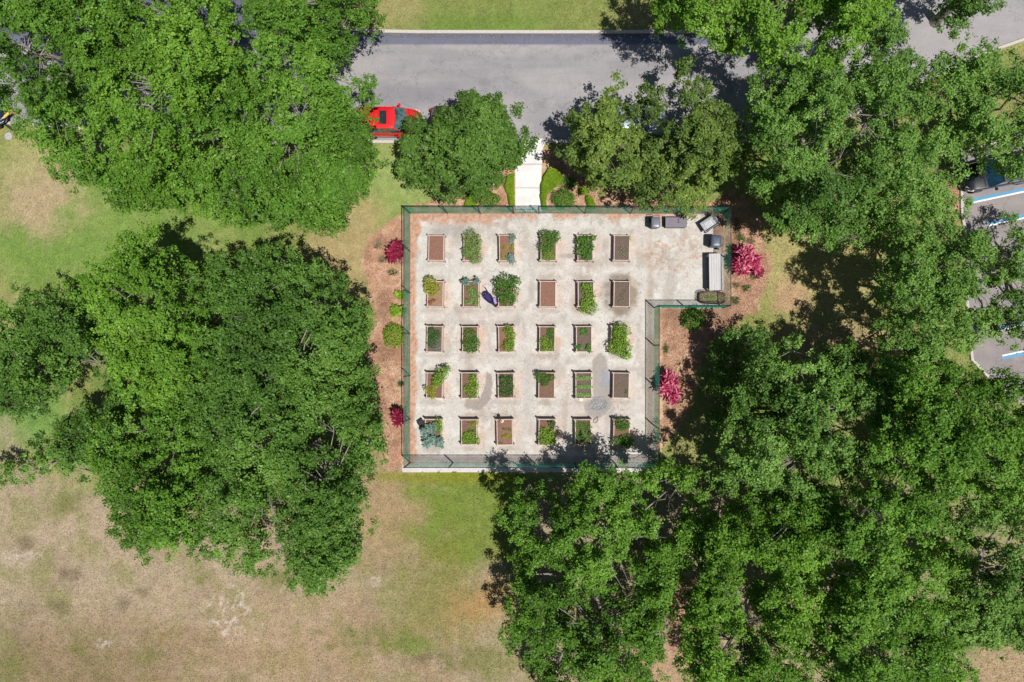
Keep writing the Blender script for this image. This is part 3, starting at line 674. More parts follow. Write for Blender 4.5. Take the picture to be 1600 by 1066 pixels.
for a, b in runs:
    A, B = FP(*a), FP(*b)
    mesh_panel(mesh, A, B, .04, HF-.02)
    rail.tube([A+Vector((0, 0, HF)), B+Vector((0, 0, HF))], .024, 6)
    rail.tube([A+Vector((0, 0, .05)), B+Vector((0, 0, .05))], .006, 4)
mesh.build('chain_link_mesh', f_green, fence, fix=False)
rail.build('top_rail', f_post, fence, smooth=True, fix=False)
posts = [(641, y) for y in (333.8, 393, 458, 522, 587, 655, 723)]+[(x, 333.8) for x in (699, 750.6, 803, 842, 913.6, 984.6, 1057)]+[(1129, 334.5), (1129, 408), (1129, 481), (1071, 481), (1022, 481), (1022, 540), (1022, 603), (1022, 665), (1022, 723)]+[(x, 723) for x in (708, 771.5, 835, 898, 960)]
for (x, y) in posts:
    p = FP(x, y); m_ = MB().tube([p, p+Vector((0, 0, HF+.04))], .042, 8); m_.tube([p+Vector((0, 0, HF+.03)), p+Vector((0, 0, HF+.08))], [.045, .02], 8)
    m_.build('post', f_post, fence, smooth=True, fix=False)
galv = mat('galvanised_steel', srgb(200, 204, 206, .8), .35, .6, var=.08)
gm = MB(); A, B = FP(805, 333.8), FP(840, 333.8)
for z in (.08, 1.0, HF-.06): gm.tube([A+Vector((0, 0, z)), B+Vector((0, 0, z))], .022, 6)
for q in (A, (A+B)/2, B): gm.tube([q+Vector((0, 0, .08)), q+Vector((0, 0, HF-.06))], .022, 6)
gate = gm.build('gate', galv, fence, smooth=True, fix=False)
g2 = MB(); mesh_panel(g2, A, B, .1, HF-.08); g2.build('gate_mesh', f_green, gate, fix=False)
g3 = MB(); mid = (A+B)/2; g3.box(mid.x-.05, mid.x+.05, mid.y-.05, mid.y+.03, 1.0, 1.12, .01); g3.build('latch', galv, gate)

# ------------------------------------------------------------------ raised beds
wood = mat('pale_bed_board', srgb(222, 200, 190, .82), .85, var=.22, scale=4, bump=.4, streak=(2, 2, 8))
postw = mat('bed_post_wood', srgb(196, 172, 158, .8), .85, var=.2, scale=6)
def soil_mat(nm, c, c2):
    m, nt, b = new_mat(nm)
    tc = nt.nodes.new('ShaderNodeTexCoord'); n = nt.nodes.new('ShaderNodeTexNoise'); n.inputs['Scale'].default_value = 16; n.inputs['Detail'].default_value = 8; n.inputs['Roughness'].default_value = .8
    oi = nt.nodes.new('ShaderNodeObjectInfo'); ad = nt.nodes.new('ShaderNodeVectorMath'); nt.links.new(tc.outputs['Object'], ad.inputs[0]); nt.links.new(oi.outputs['Location'], ad.inputs[1])
    nt.links.new(ad.outputs[0], n.inputs['Vector'])
    rp = nt.nodes.new('ShaderNodeValToRGB'); rp.color_ramp.elements[0].position = .35; rp.color_ramp.elements[1].position = .66
    rp.color_ramp.elements[0].color = c; rp.color_ramp.elements[1].color = c2
    nt.links.new(n.outputs['Fac'], rp.inputs[0]); nt.links.new(rp.outputs[0], b.inputs['Base Color']); b.inputs['Roughness'].default_value = 1
    bp = nt.nodes.new('ShaderNodeBump'); bp.inputs['Strength'].default_value = .8; bp.inputs['Distance'].default_value = .03; nt.links.new(n.outputs['Fac'], bp.inputs['Height']); nt.links.new(bp.outputs[0], b.inputs['Normal'])
    return m
soils = {'red': soil_mat('red_brown_soil', srgb(118, 84, 70, .85), srgb(160, 122, 104, .85)), 'brown': soil_mat('brown_soil', srgb(96, 72, 60, .85), srgb(148, 116, 98, .85)),
         'grey': soil_mat('grey_brown_soil', srgb(84, 72, 66, .85), srgb(132, 114, 102, .85)), 'light': soil_mat('dry_soil', srgb(130, 102, 80, .85), srgb(176, 144, 118, .85))}
BH = .58; BW, BL = 1.02, 1.66
def make_bed(soil):
    root = empty('raised_bed'); t = .045; x, y = BW/2, BL/2
    for s in (-1, 1):
        MB().box(s*x-(t if s > 0 else 0), s*x+(0 if s > 0 else t), -y, y, .03, BH, .004).build('side_board', wood, root)
        MB().box(-x+t+.002, x-t-.002, s*y-(t if s > 0 else 0), s*y+(0 if s > 0 else t), .03, BH-.003, .004).build('end_board', wood, root)
    for s in (-1, 1):
        for q in (-1, 1):
            MB().box(s*(x+.004)-(0 if s > 0 else .075), s*(x+.004)+(.075 if s > 0 else 0), q*(y-.012)-.05, q*(y-.012)+.05, 0, BH+.05, .006).build('corner_post', postw, root)
    # soil surface, gently uneven
    n = 12; m = 18; vs = []; rr = random.Random(3)
    for j in range(m+1):
        for i in range(n+1):
            vs.append((-x+t+(BW-2*t)*i/n, -y+t+(BL-2*t)*j/m, BH-.09+rr.uniform(-.015, .02)+(.02 if 0 < i < n and 0 < j < m else -.01)))
    fs = [(j*(n+1)+i, j*(n+1)+i+1, (j+1)*(n+1)+i+1, (j+1)*(n+1)+i) for j in range(m) for i in range(n)]
    MB().add(vs, fs).build('soil', soils[soil], root, smooth=True)
    return root
protos = {}
ROW = ('top row', 'second row', 'middle row', 'fourth row', 'bottom row'); NTH = ('first', 'second', 'third', 'fourth', 'fifth', 'last')
soil_of = {(0, 0): 'red', (0, 1): 'brown', (0, 2): 'red', (0, 3): 'brown', (0, 4): 'grey', (0, 5): 'grey', (1, 0): 'light', (1, 1): 'brown', (1, 2): 'brown', (1, 3): 'red', (1, 4): 'grey', (1, 5): 'grey',
           (2, 0): 'grey', (2, 1): 'brown', (2, 2): 'red', (2, 3): 'brown', (2, 4): 'grey', (2, 5): 'brown', (3, 0): 'brown', (3, 1): 'brown', (3, 2): 'brown', (3, 3): 'brown', (3, 4): 'grey', (3, 5): 'grey',
           (4, 0): 'brown', (4, 1): 'brown', (4, 2): 'red', (4, 3): 'brown', (4, 4): 'brown', (4, 5): 'brown'}
LOOK = [['bare reddish soil and nothing planted', 'feathery pale green leaves spilling over', 'reddish soil, blue kale and yellow seedlings', 'three deep green clumps', 'a mat of curly green leaves', 'grey soil and a few dead twigs'],
        ['a yellowish bush over its corner', 'mixed dark and pale greens', 'one large green bush spilling out', 'smooth bare red brown soil', 'a long green bush on its right side', 'grey soil and a dark stain round it'],
        ['fine bluish leaves on its left half', 'low mid green plants', 'lime leaves down its right side', 'lime and green leafy clumps', 'dark soil and three separate green plants', 'a bright green mound hiding it'],
        ['a lime bush past its top corner', 'lime leafy rows', 'an even carpet of dark green', 'a feathery plant across its top', 'three neat rows of pale lettuce', 'almost bare grey brown soil'],
        ['big blue green leaves', 'lime leaves and some bare soil', 'mostly bare soil and one lime seedling row', 'bright green leaves in its lower half', 'grassy green half in tree shade', 'two bright green mounds']]
for (r, k), (x, y) in beds.items():
    s = soil_of[(r, k)]
    if s not in protos: protos[s] = make_bed(s); b = protos[s]
    else: b = copy_tree(protos[s])
    p = P(x+.5, y+.5, BH); b.location = (p[0], p[1], .012); b.rotation_euler = (0, 0, R(((r*5+k*7) % 5-2)*.55)); b.scale = (1+((r*3+k*5) % 5-2)*.01, 1+((r*7+k*2) % 5-2)*.008, 1)
    tag(b, 'raised bed with %s, %s in %s' % (LOOK[r][k], NTH[k], ROW[r]), 'raised bed', 'raised wooden beds in the fenced garden')

# ------------------------------------------------------------------ vegetables
V_ = {}
V_['lime'] = LM('veg_lime', (.07, .15, .012), (.16, .30, .025), (.30, .45, .06), transl=.3)
V_['green'] = LM('veg_green', (.035, .09, .014), (.075, .18, .026), (.15, .29, .05), transl=.3)
V_['deep'] = LM('veg_deep', (.022, .06, .014), (.045, .12, .024), (.09, .20, .04), transl=.25)
V_['pale'] = LM('veg_pale', (.09, .16, .04), (.18, .29, .08), (.30, .42, .14), transl=.3)
V_['blue'] = LM('veg_blue', (.05, .10, .075), (.12, .20, .16), (.25, .36, .31), transl=.15)
V_['yellow'] = LM('veg_yellow', (.14, .17, .02), (.28, .32, .035), (.48, .48, .08), transl=.3)
V_['red'] = LM('veg_red', (.10, .04, .02), (.22, .08, .05), (.32, .16, .08), transl=.2)
V_['dry'] = LM('veg_dry', (.14, .11, .07), (.25, .21, .13), (.38, .33, .22), transl=.1)
V_['dry2'] = LM('tuft_dry', (.09, .09, .05), (.16, .15, .08), (.26, .23, .13), transl=.1)
def blade_strips(rs, base, dirs, L, W, arch=.5, seg=3):
    """long arching leaves: base (n,3), dirs (n,3) unit"""
    n = len(base); L = np.broadcast_to(L, (n,)); W = np.broadcast_to(W, (n,))
    side = np.cross(dirs, np.array([0, 0, 1.0])); side /= np.maximum(np.linalg.norm(side, axis=1, keepdims=True), 1e-6)
    prof = {3: (.25, 1, .8, .05), 4: (.3, .9, 1, .65, .05)}[seg]
    Vs = []
    for j in range(seg+1):
        t = j/seg; c = base+dirs*(L*t)[:, None]; c[:, 2] -= arch*L*t*t
        wv = side*(W*prof[j]*.5)[:, None]; Vs += [c-wv, c+wv]
    V = np.stack(Vs, 1).reshape(-1, 3); k = 2*(seg+1); i = np.arange(n)*k
    Fq = np.concatenate([np.stack([i+2*j, i+2*j+1, i+2*j+3, i+2*j+2], 1) for j in range(seg)])
    return V, Fq, seg
def plant(name, cat, label, blobs, m, h=.35, leaf=.11, dens=1.0, z0=BH-.07, seed=1, style='leafy', stems=True, group=None):
    """blobs: (px, py, rx, ry) in photo px; each is one clump of the same plant"""
    leaf0 = leaf; rs = np.random.RandomState(seed); bx = np.mean([b[0] for b in blobs]); by = np.mean([b[1] for b in blobs])
    o0 = np.array(P(bx, by, z0+h*.5)); o0[2] = z0; LC = []; LN = []; BL_ = []
    Vs = []; Fs = []; As = []; nv = 0; st = MB()
    for (x, y, rx, ry) in blobs:
        c = np.array(P(x, y, z0+h*.6)); c[2] = z0; leaf = leaf0*(.82 if style == 'leafy' else 1.0); ax, ay = rx/24*1.14, ry/24*1.14; area = math.pi*ax*ay
        if style == 'leafy':
            n = int(area*dens*300/(leaf/.11)**2)+10
            d = rnd_unit(rs, n); d[:, 2] = np.abs(d[:, 2]); rr = rs.uniform(.55, 1.05, n)**.7
            lump = .78+.5*fbm(d[:, 0]*3+x, d[:, 1]*3+y, seed, 2)
            p = c+d*np.array([ax, ay, h])*(rr*lump)[:, None]
            nr = d*.6+np.array([0, 0, .6])+rnd_unit(rs, n)*.6; L = leaf*rs.uniform(.6, 1.3, n)
            V, Fq = leaf_quads(rs, p, nr, L, L*.7); a = np.clip(rs.normal(.5, .2, n)+(rr-.8)*.3, 0, 1)
        elif style == 'rosette':   # kale, lettuce: radiating broad leaves from several heads
            nh = max(1, int(area*dens*14)); q = rnd_unit(rs, nh)[:, :2]*np.sqrt(rs.rand(nh))[:, None]
            hb = np.stack([c[0]+q[:, 0]*ax*.75, c[1]+q[:, 1]*ay*.75, np.full(nh, z0)+h*rs.uniform(.35, .7, nh)*(1-.5*(q**2).sum(1))], 1)
            nl = 13; an = rs.uniform(0, 6.28, nh*nl); el = rs.uniform(.1, 1.15, nh*nl)
            dr = np.stack([np.cos(an)*np.cos(el), np.sin(an)*np.cos(el), np.sin(el)], 1); L = leaf*rs.uniform(1.3, 2.4, nh*nl)
            V, Fq, sg = blade_strips(rs, np.repeat(hb, nl, 0), dr, L, L*.42, .55); a = np.tile(np.clip(rs.normal(.5, .22, nh*nl), 0, 1), sg)
        elif style == 'grass':
            n = int(area*dens*420)+20; q = rnd_unit(rs, n)[:, :2]*np.sqrt(rs.rand(n))[:, None]
            bs = np.stack([c[0]+q[:, 0]*ax*.85, c[1]+q[:, 1]*ay*.85, np.full(n, z0)], 1); an = rs.uniform(0, 6.28, n); el = rs.uniform(.7, 1.4, n)
            an = np.where(rs.rand(n) < .6, np.arctan2(q[:, 1], q[:, 0]), an)
            dr = np.stack([np.cos(an)*np.cos(el), np.sin(an)*np.cos(el), np.sin(el)], 1); L = h*rs.uniform(.7, 1.3, n)
            V, Fq, sg = blade_strips(rs, bs, dr, L, leaf*.22, .35); a = np.tile(np.clip(rs.normal(.5, .2, n), 0, 1), sg)
        Vs.append(V-o0); Fs.append(Fq+nv); nv += len(V); As.append(a)
        if stems:
            for q in range(3):
                e = c+np.array([rs.uniform(-.5, .5)*ax, rs.uniform(-.5, .5)*ay, h*.7]); st.tube([c-o0, e-o0], [.012, .006], 4)
    V = np.concatenate(Vs); V[:, 2] = np.maximum(V[:, 2], -.0 if z0 < .3 else -.25)
    if stems:
        root = empty(name, tuple(o0), 0, label, cat, group)
        np_mesh('leaves', V, np.concatenate(Fs), m, root, face_attr=np.concatenate(As)); st.build('stems', V_['dry2'], root, fix=False)
    else:
        root = np_mesh(name, V, np.concatenate(Fs), m, None, face_attr=np.concatenate(As)); root.location = tuple(o0); tag(root, label, cat, group)
    return root
def at(r, k): return 'the %s bed, %s' % (NTH[k], ROW[r])
S = [100]
def veg(name, cat, what, rk, blobs, m, **kw):
    S[0] += 1
    return plant(name, cat, '%s in %s' % (what, at(*rk)), blobs, V_[m], seed=S[0], **kw)
veg('carrot_plants', 'vegetable', 'feathery pale green tops overflowing', (0, 1), [(735, 371, 10, 12), (744, 380, 8, 12), (733, 390, 10, 11), (741, 400, 11, 11), (727, 394, 5, 7)], 'pale', h=.5, leaf=.1)
veg('kale_plant', 'vegetable', 'small blue green kale at the top right corner', (0, 2), [(801, 372, 6, 7)], 'blue', h=.35, leaf=.11, style='rosette')
veg('kale_plant', 'vegetable', 'larger blue green kale at the bottom edge', (0, 2), [(797, 400, 6, 7), (801, 407, 6, 6)], 'blue', h=.38, leaf=.12, style='rosette')
veg('seedlings', 'vegetable', 'yellow green seedlings across the red soil', (0, 2), [(789, 387, 5, 4), (800, 389, 4, 4), (786, 400, 3.5, 4), (801, 382, 3, 3)], 'yellow', h=.15, leaf=.08)
veg('bean_bush', 'vegetable', 'wide dark bean bush at the top', (0, 3), [(853, 367, 9, 8), (867, 370, 9, 9), (860, 373, 8, 7)], 'green', h=.6, leaf=.12)
veg('pepper_bush', 'vegetable', 'round green pepper bush in the middle', (0, 3), [(850, 385, 9, 8), (860, 386, 6, 6)], 'green', h=.5, leaf=.1)
veg('pepper_bush', 'vegetable', 'dense green pepper bush at the bottom', (0, 3), [(857, 399, 10, 8)], 'lime', h=.35, leaf=.09)
veg('squash_vine', 'vegetable', 'curly green squash vine', (0, 4), [(909, 376, 8, 9), (919, 375, 7, 7), (928, 371, 5, 4), (909, 390, 8, 9), (917, 398, 8, 9), (922, 386, 6, 8)], 'green', h=.32, leaf=.16, dens=1.3)
veg('dead_stalks', 'plant', 'tangle of dry grey stalks', (0, 5), [(974, 391, 7, 8)], 'dry', h=.15, leaf=.12, dens=.35)
veg('seedlings', 'vegetable', 'faint green seedlings in the top right', (0, 5), [(983, 372, 4, 4), (974, 398, 4, 3)], 'pale', h=.12, leaf=.07, dens=.5)
veg('pepper_bush', 'vegetable', 'yellow flecked bush over the top left corner', (1, 0), [(671, 441, 9, 10), (677, 452, 9, 10), (668, 450, 6, 9)], 'yellow', h=.65, leaf=.11)
veg('red_lettuce', 'vegetable', 'small reddish lettuces at the lower left', (1, 0), [(672, 472, 6, 5), (677, 468, 4, 3)], 'red', h=.12, leaf=.08, style='rosette', dens=2)
veg('cabbage_plant', 'vegetable', 'dark blue green cabbage at the top left corner', (1, 1), [(727, 441, 6, 7)], 'blue', h=.45, leaf=.11, style='rosette', dens=2)
veg('cabbage_plant', 'vegetable', 'grey green cabbage at the top right corner', (1, 1), [(745, 439, 5, 6)], 'blue', h=.4, leaf=.1, style='rosette', dens=2)
veg('chard_rows', 'vegetable', 'mixed pale green leafy rows', (1, 1), [(735, 453, 6, 7), (743, 463, 6, 11), (731, 471, 6, 5), (738, 460, 5, 8), (743, 473, 5, 5)], 'pale', h=.25, leaf=.11)
veg('tomato_bush', 'vegetable', 'very large dark green tomato bush overflowing', (1, 2), [(780, 443, 9, 9), (792, 438, 12, 10), (806, 438, 7, 7), (786, 455, 12, 12), (799, 455, 10, 12), (793, 468, 13, 9)], 'green', h=.75, leaf=.12)
veg('bean_bush', 'vegetable', 'long two tone bean bush along the right side', (1, 4), [(916, 450, 8, 8), (921, 462, 9, 10), (914, 475, 8, 8), (922, 480, 11, 12), (912, 484, 6, 5)], 'lime', h=.45, leaf=.12)
veg('seedlings', 'vegetable', 'sparse wilted seedlings', (1, 5), [(972, 464, 4, 7), (976, 455, 3, 3), (967, 470, 3, 3)], 'dry2', h=.1, leaf=.07, dens=.6)
veg('carrot_plants', 'vegetable', 'fine blue green carrot tops on the left', (2, 0), [(673, 519, 6, 8), (674, 534, 7, 10), (682, 523, 6, 7)], 'deep', h=.22, leaf=.08)
veg('pea_plants', 'vegetable', 'sparse bluish plants on the right', (2, 0), [(685, 538, 4, 8), (680, 544, 5, 4)], 'blue', h=.12, leaf=.06, dens=.5)
veg('potato_plants', 'vegetable', 'mid green potato plants', (2, 1), [(733, 521, 9, 8), (731, 536, 9, 9), (741, 536, 8, 11), (735, 547, 9, 5)], 'green', h=.3, leaf=.11)
veg('basil_plants', 'vegetable', 'lime basil plants down the right side', (2, 2), [(794, 516, 8, 7), (798, 524, 7, 9), (793, 540, 8, 9), (799, 535, 5, 9)], 'lime', h=.38, leaf=.1)
veg('red_lettuce', 'vegetable', 'reddish leaves at the lower left corner', (2, 2), [(783, 543, 3.5, 5), (785, 539, 3, 3)], 'red', h=.12, leaf=.07, style='rosette', dens=2)
veg('lettuce_plants', 'vegetable', 'lime lettuces filling the lower part', (2, 3), [(850, 533, 7, 8), (860, 541, 6, 7), (850, 545, 6, 4)], 'lime', h=.25, leaf=.1)
veg('spinach_plants', 'vegetable', 'green spinach plants at the top right', (2, 3), [(860, 519, 6, 7), (861, 530, 5, 6)], 'green', h=.25, leaf=.1)
for (x, y, rx, ry, t) in ((911, 520, 7, 6, 'top'), (905, 542, 4.5, 4.5, 'lower left corner'), (921, 543, 5.5, 6, 'lower right corner')):
    veg('broccoli_plant', 'vegetable', 'lone green broccoli plant at the %s' % t, (2, 4), [(x, y, rx, ry)], 'green', h=.28, leaf=.12, style='rosette', dens=1.5)
veg('sweet_potato_vine', 'vegetable', 'bright green mound of sweet potato vine hiding most soil', (2, 5), [(972, 516, 13, 10), (970, 530, 12, 12), (961, 543, 11, 10), (975, 545, 13, 11), (979, 556, 8, 6), (964, 520, 7, 8)], 'lime', h=.7, leaf=.13)
veg('tomato_bush', 'vegetable', 'lime tomato bush leaning past the top right corner', (3, 0), [(690, 582, 9, 9), (697, 577, 6, 6), (684, 592, 9, 9), (680, 598, 6, 6)], 'lime', h=.7, leaf=.11)
veg('bean_plants', 'vegetable', 'yellowish bean plants at the lower left', (3, 0), [(673, 612, 6, 7), (666, 608, 5, 4), (678, 604, 5, 5), (675, 620, 5, 4)], 'yellow', h=.3, leaf=.09)
veg('lettuce_plants', 'vegetable', 'crisp lime lettuce rows', (3, 1), [(738, 592, 7, 7), (742, 604, 6, 8), (733, 606, 8, 7), (737, 616, 9, 6)], 'lime', h=.28, leaf=.11)
veg('radish_bed', 'vegetable', 'even dark green radish tops filling the frame', (3, 2), [(785, 592, 6, 6), (796, 592, 6, 6), (785, 603, 6, 7), (796, 604, 7, 7), (790, 614, 11, 6)], 'deep', h=.24, leaf=.09)
veg('dill_plants', 'vegetable', 'feathery green dill over the top left corner', (3, 3), [(848, 590, 9, 8), (859, 590, 8, 5), (851, 598, 7, 6), (841, 586, 5, 5)], 'green', h=.4, leaf=.07)
for i, y in enumerate((590.5, 604, 617)):
    veg('lettuce_row', 'vegetable', '%s row of small pale green lettuces' % ('top', 'centre', 'lower')[i], (3, 4), [(902+q*5, y, 2.8, 2.6) for q in range(5)], 'pale', h=.14, leaf=.08, style='rosette', dens=6)
veg('yellow_seedling', 'vegetable', 'single tiny yellow seedling', (3, 5), [(965, 604, 2.2, 2)], 'yellow', h=.12, leaf=.06)
veg('seedlings', 'vegetable', 'tiny grey green seedlings at the lower right', (3, 5), [(978, 612, 2.5, 4)], 'green', h=.08, leaf=.05, dens=.6)
veg('kale_plants', 'vegetable', 'large spiky blue green kale plants', (4, 0), [(675, 671, 9, 9), (664, 678, 8, 9), (674, 688, 12, 9), (684, 691, 9, 8), (668, 693, 8, 7)], 'blue', h=.6, leaf=.17, style='rosette', dens=1.0)
veg('parsley_plant', 'vegetable', 'lime parsley at the top right corner', (4, 0), [(683, 663, 7, 8), (686, 671, 5, 6)], 'lime', h=.4, leaf=.09)
veg('lettuce_plants', 'vegetable', 'lime lettuces across the lower half', (4, 1), [(727, 684, 6, 8), (737, 680, 8, 9), (743, 689, 7, 6), (731, 690, 7, 5)], 'lime', h=.3, leaf=.11)
veg('herb_plant', 'vegetable', 'yellow green herb at the top right', (4, 1), [(737, 664, 6, 5), (744, 661, 4, 4)], 'yellow', h=.25, leaf=.08, dens=.7)
veg('seedling_row', 'vegetable', 'bright lime seedling row', (4, 2), [(787, 682, 3, 2.6), (792, 681, 4, 3.2), (797, 682, 3.5, 2.8)], 'yellow', h=.16, leaf=.09)
veg('seedlings', 'vegetable', 'thin scattered green seedlings', (4, 2), [(788, 670, 4, 2.5), (796, 671, 4, 3), (783, 692, 4, 2)], 'green', h=.07, leaf=.05, dens=.5)
veg('pepper_bush', 'vegetable', 'dark green pepper plant at the top right', (4, 3), [(863, 663, 6, 6)], 'deep', h=.4, leaf=.11)
veg('chard_plants', 'vegetable', 'bright green chard filling the lower half', (4, 3), [(850, 675, 7, 8), (859, 680, 9, 9), (850, 688, 9, 8), (862, 690, 6, 6)], 'lime', h=.38, leaf=.13)
veg('onion_rows', 'vegetable', 'grassy green onion tops', (4, 4), [(906, 666, 6, 7), (917, 667, 7, 8), (907, 682, 7, 9), (917, 684, 7, 9)], 'pale', h=.32, leaf=.1, style='grass', dens=1.4)
veg('collard_plants', 'vegetable', 'green collards at the top', (4, 5), [(967, 660, 7, 7), (978, 663, 7, 8), (972, 669, 8, 5)], 'green', h=.45, leaf=.11)
veg('cabbage_plants', 'vegetable', 'bright rounded cabbages spilling off the bottom', (4, 5), [(966, 689, 9, 7), (977, 688, 10, 9), (985, 692, 8, 7), (978, 697, 8, 5)], 'green', h=.4, leaf=.13)

# ------------------------------------------------------------------ shrubs round the fence
m_ti = LM('ti_leaves', (.10, .006, .025), (.40, .018, .09), (.85, .30, .42), transl=.25, rough=.35)
m_tid = LM('dark_ti_leaves', (.09, .006, .016), (.22, .014, .04), (.42, .05, .12), transl=.25, rough=.35)
m_dk = LM('ti_base_leaves', (.012, .035, .022), (.02, .055, .035), (.04, .09, .05))
m_hedge = LM('hedge_lime', (.09, .17, .008), (.17, .28, .012), (.26, .38, .03), transl=.2)
m_bush = LM('bush_green', (.04, .10, .012), (.09, .20, .022), (.18, .33, .05), transl=.25)
m_bushl = LM('bush_lime', (.09, .17, .012), (.18, .29, .022), (.33, .46, .06), transl=.25)
def ti_shrub(label, cx, cy, rx, ry, h, n, m, seed):
    rs = np.random.RandomState(seed); o0 = np.array(P(cx, cy, h*.5)); o0[2] = 0
    root = empty('ti_plant', tuple(o0), 0, label, 'shrub'); st = MB(); Vs = []; Fs = []; As = []; nv = 0
    q = rnd_unit(rs, n)[:, :2]*np.sqrt(rs.rand(n))[:, None]
    for i in range(n):
        hh = h*(1-.35*(q[i]**2).sum())*rs.uniform(.75, 1.1); tip = np.array([q[i, 0]*rx/24*.8, q[i, 1]*ry/24*.8, hh]); ft = np.array([q[i, 0]*rx/24*.4, q[i, 1]*ry/24*.4, 0])
        st.tube([ft, (ft+tip)/2, tip], [.022, .018, .014], 5)
        nl = 20; an = rs.uniform(0, 6.28)+np.arange(nl)*2.4; el = np.linspace(-.1, 1.25, nl)
        dr = np.stack([np.cos(an)*np.cos(el), np.sin(an)*np.cos(el), np.sin(el)], 1)
        bs = tip+np.stack([np.zeros(nl), np.zeros(nl), np.linspace(-.28, 0, nl)], 1); L = rs.uniform(.32, .5, nl)
        L = L*1.2; V, Fq, sg = blade_strips(rs, bs, dr, L, L*.2, .4, 4); Vs.append(V); Fs.append(Fq+nv); nv += len(V); As.append(np.tile(np.clip(rs.normal(.5, .25, nl)+np.linspace(-.2, .2, nl), 0, 1), sg))
    np_mesh('leaves', np.concatenate(Vs), np.concatenate(Fs), m, root, face_attr=np.concatenate(As)); st.build('stems', bark, root, fix=False)
ti_shrub('bright magenta broad leaved shrub outside the fence beside the long grey bench', 1165, 409, 27, 26, 1.5, 22, m_ti, 1)
ti_shrub('bright magenta shrub against the outside of the lower right fence', 1048, 603, 23, 33, 1.5, 22, m_ti, 2)
ti_shrub('dark crimson shrub outside the upper left fence', 618, 394, 15, 19, 1.3, 13, m_tid, 3)
ti_shrub('dark crimson shrub under the oak edge outside the lower left fence', 624, 655, 9, 24, 1.2, 10, m_tid, 4)
plant('round_bush', 'shrub', 'small crimson outlying tuft below right of the magenta shrub by the bench', [(1187, 423, 6, 6)], m_tid, h=.5, leaf=.2, z0=.0, seed=5, style='rosette', dens=2.5)
plant('round_bush', 'shrub', 'round lime bush on the mulch outside the left fence', [(614, 523, 15, 17)], m_bushl, h=.95, leaf=.11, dens=1.7, z0=.0, seed=6)
plant('round_bush', 'shrub', 'round green bush just below the notch in the fence', [(1085, 498, 16, 16)], m_bush, h=.95, leaf=.11, dens=1.7, z0=.0, seed=7)
plant('round_bush', 'shrub', 'clipped round green bush inside the lime ground cover right of the path', [(880, 309, 17, 13)], m_bush, h=.8, leaf=.09, dens=1.8, z0=.0, seed=8)
plant('round_bush', 'shrub', 'clipped green bush under the small round oak, near the fence', [(763, 311, 15, 11)], m_bush, h=.7, leaf=.09, dens=1.6, z0=.0, seed=9)
plant('fan_plant', 'plant', 'small fan of yellow green leaves by the left fence, upper one', [(624, 462, 8, 6)], m_bushl, h=.6, leaf=.17, z0=.0, seed=10, style='rosette', dens=1.6)
plant('fan_plant', 'plant', 'fan of pointed leaves just above the round lime bush on the left', [(621, 486, 10, 8)], m_bushl, h=.7, leaf=.2, z0=.0, seed=11, style='rosette', dens=1.4)
plant('spray_plant', 'plant', 'pale grassy spray between the lime ground cover and the clipped round bush', [(886, 286, 13, 10)], V_['pale'], h=.5, leaf=.11, z0=.0, seed=12, style='grass', dens=.35)
for i, (x, y, rx, ry, t) in enumerate(((1152, 350, 6, 8, 'brown tuft on the mulch nearest the top right fence corner'), (1158, 371, 7, 6, 'leaning green brown tuft just above the magenta shrub by the bench'), (1173, 377, 6, 5, 'pale tuft right of the leaning tuft above the magenta shrub'),
                                    (1180, 431, 7, 5, 'dark green tuft at the lower right foot of the magenta shrub'), (1151, 446, 4, 4, 'small reddish tuft below the magenta shrub by the bench'), (1167, 450, 7, 5, 'wide grey green tuft below the magenta shrub by the bench'), (1150, 469, 7, 5, 'green tuft beside the fence corner by the compost pen'),
                                    (590, 383, 6, 5, 'faint tuft left of the crimson shrub by the upper left fence'), (598, 405, 6, 5, 'tuft below left of the crimson shrub on the upper left'), (614, 425, 8, 4, 'low tuft on the mulch below the upper left crimson shrub'), (1040, 545, 5, 6, 'tuft above the magenta shrub by the lower right fence'), (626, 600, 4, 5, 'small tuft by the left fence under the shadow of the big oak'))):
    plant('grass_tuft', 'grass tuft', t, [(x, y, rx, ry)], V_['dry2'] if i in (0, 2, 4, 7, 8) else V_['deep'], h=.3, leaf=.07, z0=.0, seed=30+i, style='grass', dens=1.1, stems=False, group='grass tufts on the mulch')

def hedge(label, poly, h, m, seed, leaf=.055):
    """clipped low ground cover: dense small leaves over a rounded low mound"""
    rs = np.random.RandomState(seed); a = np.array(poly, float); x0, y0 = a.min(0); x1, y1 = a.max(0)
    n = int((x1-x0)*(y1-y0)*9); x = rs.uniform(x0, x1, n); y = rs.uniform(y0, y1, n); s = sdf(x, y, poly)+(fbm(x*.25, y*.25, seed, 2)-.5)*2; k = s > 0; x, y, s = x[k], y[k], s[k]; n = len(x)
    z = h*np.sqrt(np.clip(s/3.5, 0.05, 1))*(.85+.3*fbm(x*.12, y*.12, seed, 3))-rs.uniform(0, .12, n)
    kk = (H-h)/F; c = np.stack([(x-NX)*kk, -(y-NY)*kk, np.maximum(z, .02)], 1); o0 = np.array([c[:, 0].mean(), c[:, 1].mean(), 0])
    L = leaf*rs.uniform(.7, 1.4, n); V, Fq = leaf_quads(rs, c-o0, np.array([0, 0, .9])+rnd_unit(rs, n)*.6, L, L*.8)
    root = empty('low_hedge', tuple(o0), 0, label, 'hedge'); np_mesh('leaves', V, Fq, m, root, face_attr=np.clip(rs.normal(.45, .2, n)+(fbm(x*.08, y*.08, seed)-.5)*.8, 0, 1))
    g = rs.choice(n, min(40, n), replace=False); st = MB()
    for i in g: st.tube([c[i]-o0-np.array([0, 0, c[i][2]]), c[i]-o0-np.array([0, 0, .03])], .008, 3)
    st.build('stems', bark, root, fix=False)
